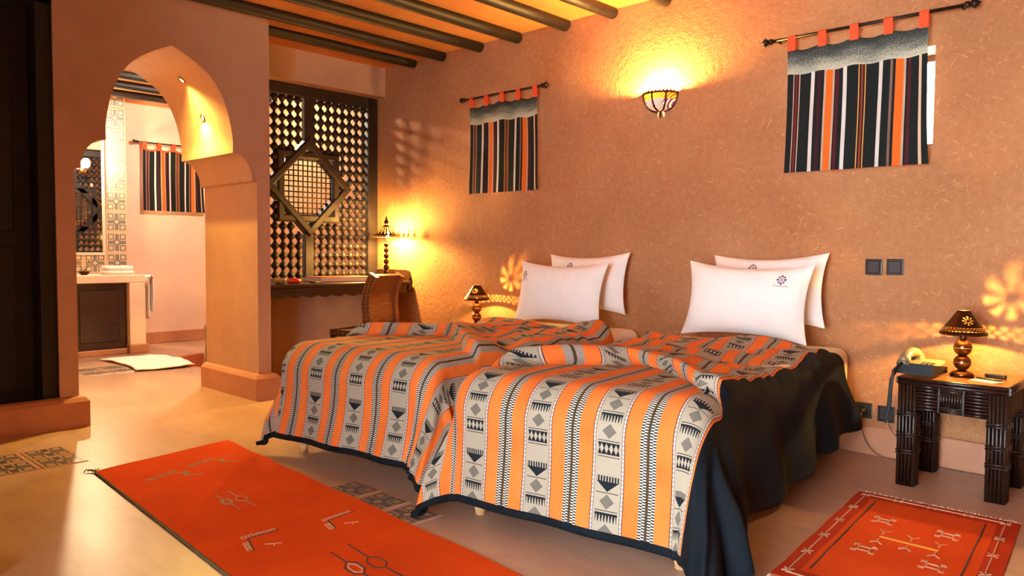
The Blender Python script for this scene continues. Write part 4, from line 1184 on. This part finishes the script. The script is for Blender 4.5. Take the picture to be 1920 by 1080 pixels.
MB().lathe([(0.10, 0.16), (0.10, 0.10), (0.02, 0.045)], 24).build('mount', M['brass'], bc)
MB().sphere((0, 0, 0), 0.06, 20, 12, 0.8).build('globe', emit('milk_globe', (1.0, 0.90, 0.74), bulb_strength(P_BATHCEIL, 0.06)), bc)
# towels
def cloth(fn, nu, nv, name, mat, th=0.012, parent=None):
    o = MB().grid(fn, nu, nv).build(name, mat, parent, fix=False); s = o.modifiers.new('thick', 'SOLIDIFY'); s.thickness = th; s.offset = 0; return o
def hang(u, v):
    ln = 0.46 if v < 0.5 else 0.38
    y0 = -1.185; t = v*2-1; rr = 0.022
    a = t*(ln+0.035)
    if abs(a) < 0.035: yy = y0+rr*math.sin(a/0.035*PI/2); zz = 0.83+rr*math.cos(a/0.035*PI/2)
    else: yy = y0+math.copysign(rr, a)+0.012*mnoise.noise((u*3, a*4, 0)); zz = 0.83-(abs(a)-0.035)
    return (-9.02+0.30*u+0.012*math.sin(a*9), yy, zz)
rl = thing('towel_rail', 'short towel rail on the side of the vanity counter', 'rail', (0, 0, 0))
MB().tube([(-9.05, -1.232, 0.825), (-9.05, -1.185, 0.825), (-8.69, -1.185, 0.825), (-8.69, -1.232, 0.825)], 0.010, 8).build('bar', M['chrome'], rl)
tag(cloth(hang, 16, 28, 'hanging_towel', M['towel'], 0.010), 'white towel hanging from the rail on the side of the vanity', 'towel')
for i, (dz, wdt) in enumerate(((0.0, 0.16), (0.048, 0.15))):
    t = soft_block(0.11-0.004*i, -wdt, wdt, 0.0, 0.046, 0.022).build('folded_towel', M['towel'], None, (-9.05, -1.42, 0.861+dz), 0.05*i)
    tag(t, ('lower', 'upper')[i]+' white folded towel stacked on the end of the vanity counter', 'towel', 'folded towels on the vanity')
fl = thing('flower_bowl', 'little bowl of yellow blossoms on the vanity counter under the mirror', 'flowers', (-8.98, -1.78, 0.861))
MB().lathe([(0.03, 0), (0.05, 0.02), (0.055, 0.04), (0.05, 0.04), (0.001, 0.02)], 18).build('bowl', M['bronze'], fl)
for k in range(7):
    a = k*0.9; pt_ = (0.035*math.cos(a), 0.06*math.sin(a), 0.06+0.05*(k % 3))
    q = MB().tube([(0, 0, 0.03), pt_], 0.003, 5).build('stem', M['green'], fl)
    pb = MB()
    for j in range(5):
        b_ = j*2*PI/5; pb.add([pt_, (pt_[0]+0.02*math.cos(b_), pt_[1]+0.02*math.sin(b_), pt_[2]+0.012), (pt_[0]+0.032*math.cos(b_+0.5), pt_[1]+0.032*math.sin(b_+0.5), pt_[2]+0.018), (pt_[0]+0.02*math.cos(b_+1), pt_[1]+0.02*math.sin(b_+1), pt_[2]+0.012)], [(0, 1, 2, 3)])
    pb.build('blossom', M['yellow'], q, fix=False)
def mat_pt(u, v):
    x = -8.36+0.98*u+0.04*math.sin(v*4); y = -1.30-0.54*v+0.05*math.sin(u*3.2)
    return (x, y, 0.014+0.02*abs(mnoise.noise((u*3, v*3, 4)))+0.010*abs(math.sin(u*7+v*3)))
tag(cloth(mat_pt, 30, 20, 'bath_mat', M['towel'], 0.010), 'crumpled white bath mat on the bathroom floor beside the sunken tub', 'mat')
gr = thing('tub_rail', 'bent chrome grab rail standing at the edge of the sunken tub', 'rail', (-7.08, -1.24, 0))
for y in (-0.04, 0.04):
    pts = [(0.0, y, 0.0), (0.0, y, 0.30)]+[(-0.06+0.06*math.cos(a), y, 0.36+0.08*math.sin(a)) for a in [PI*k/8 for k in range(9)]]+[(-0.12, y, 0.30), (-0.12, y, 0.0)]
    MB().tube(pts, 0.011, 8).build('rail_loop', M['chrome'], gr)
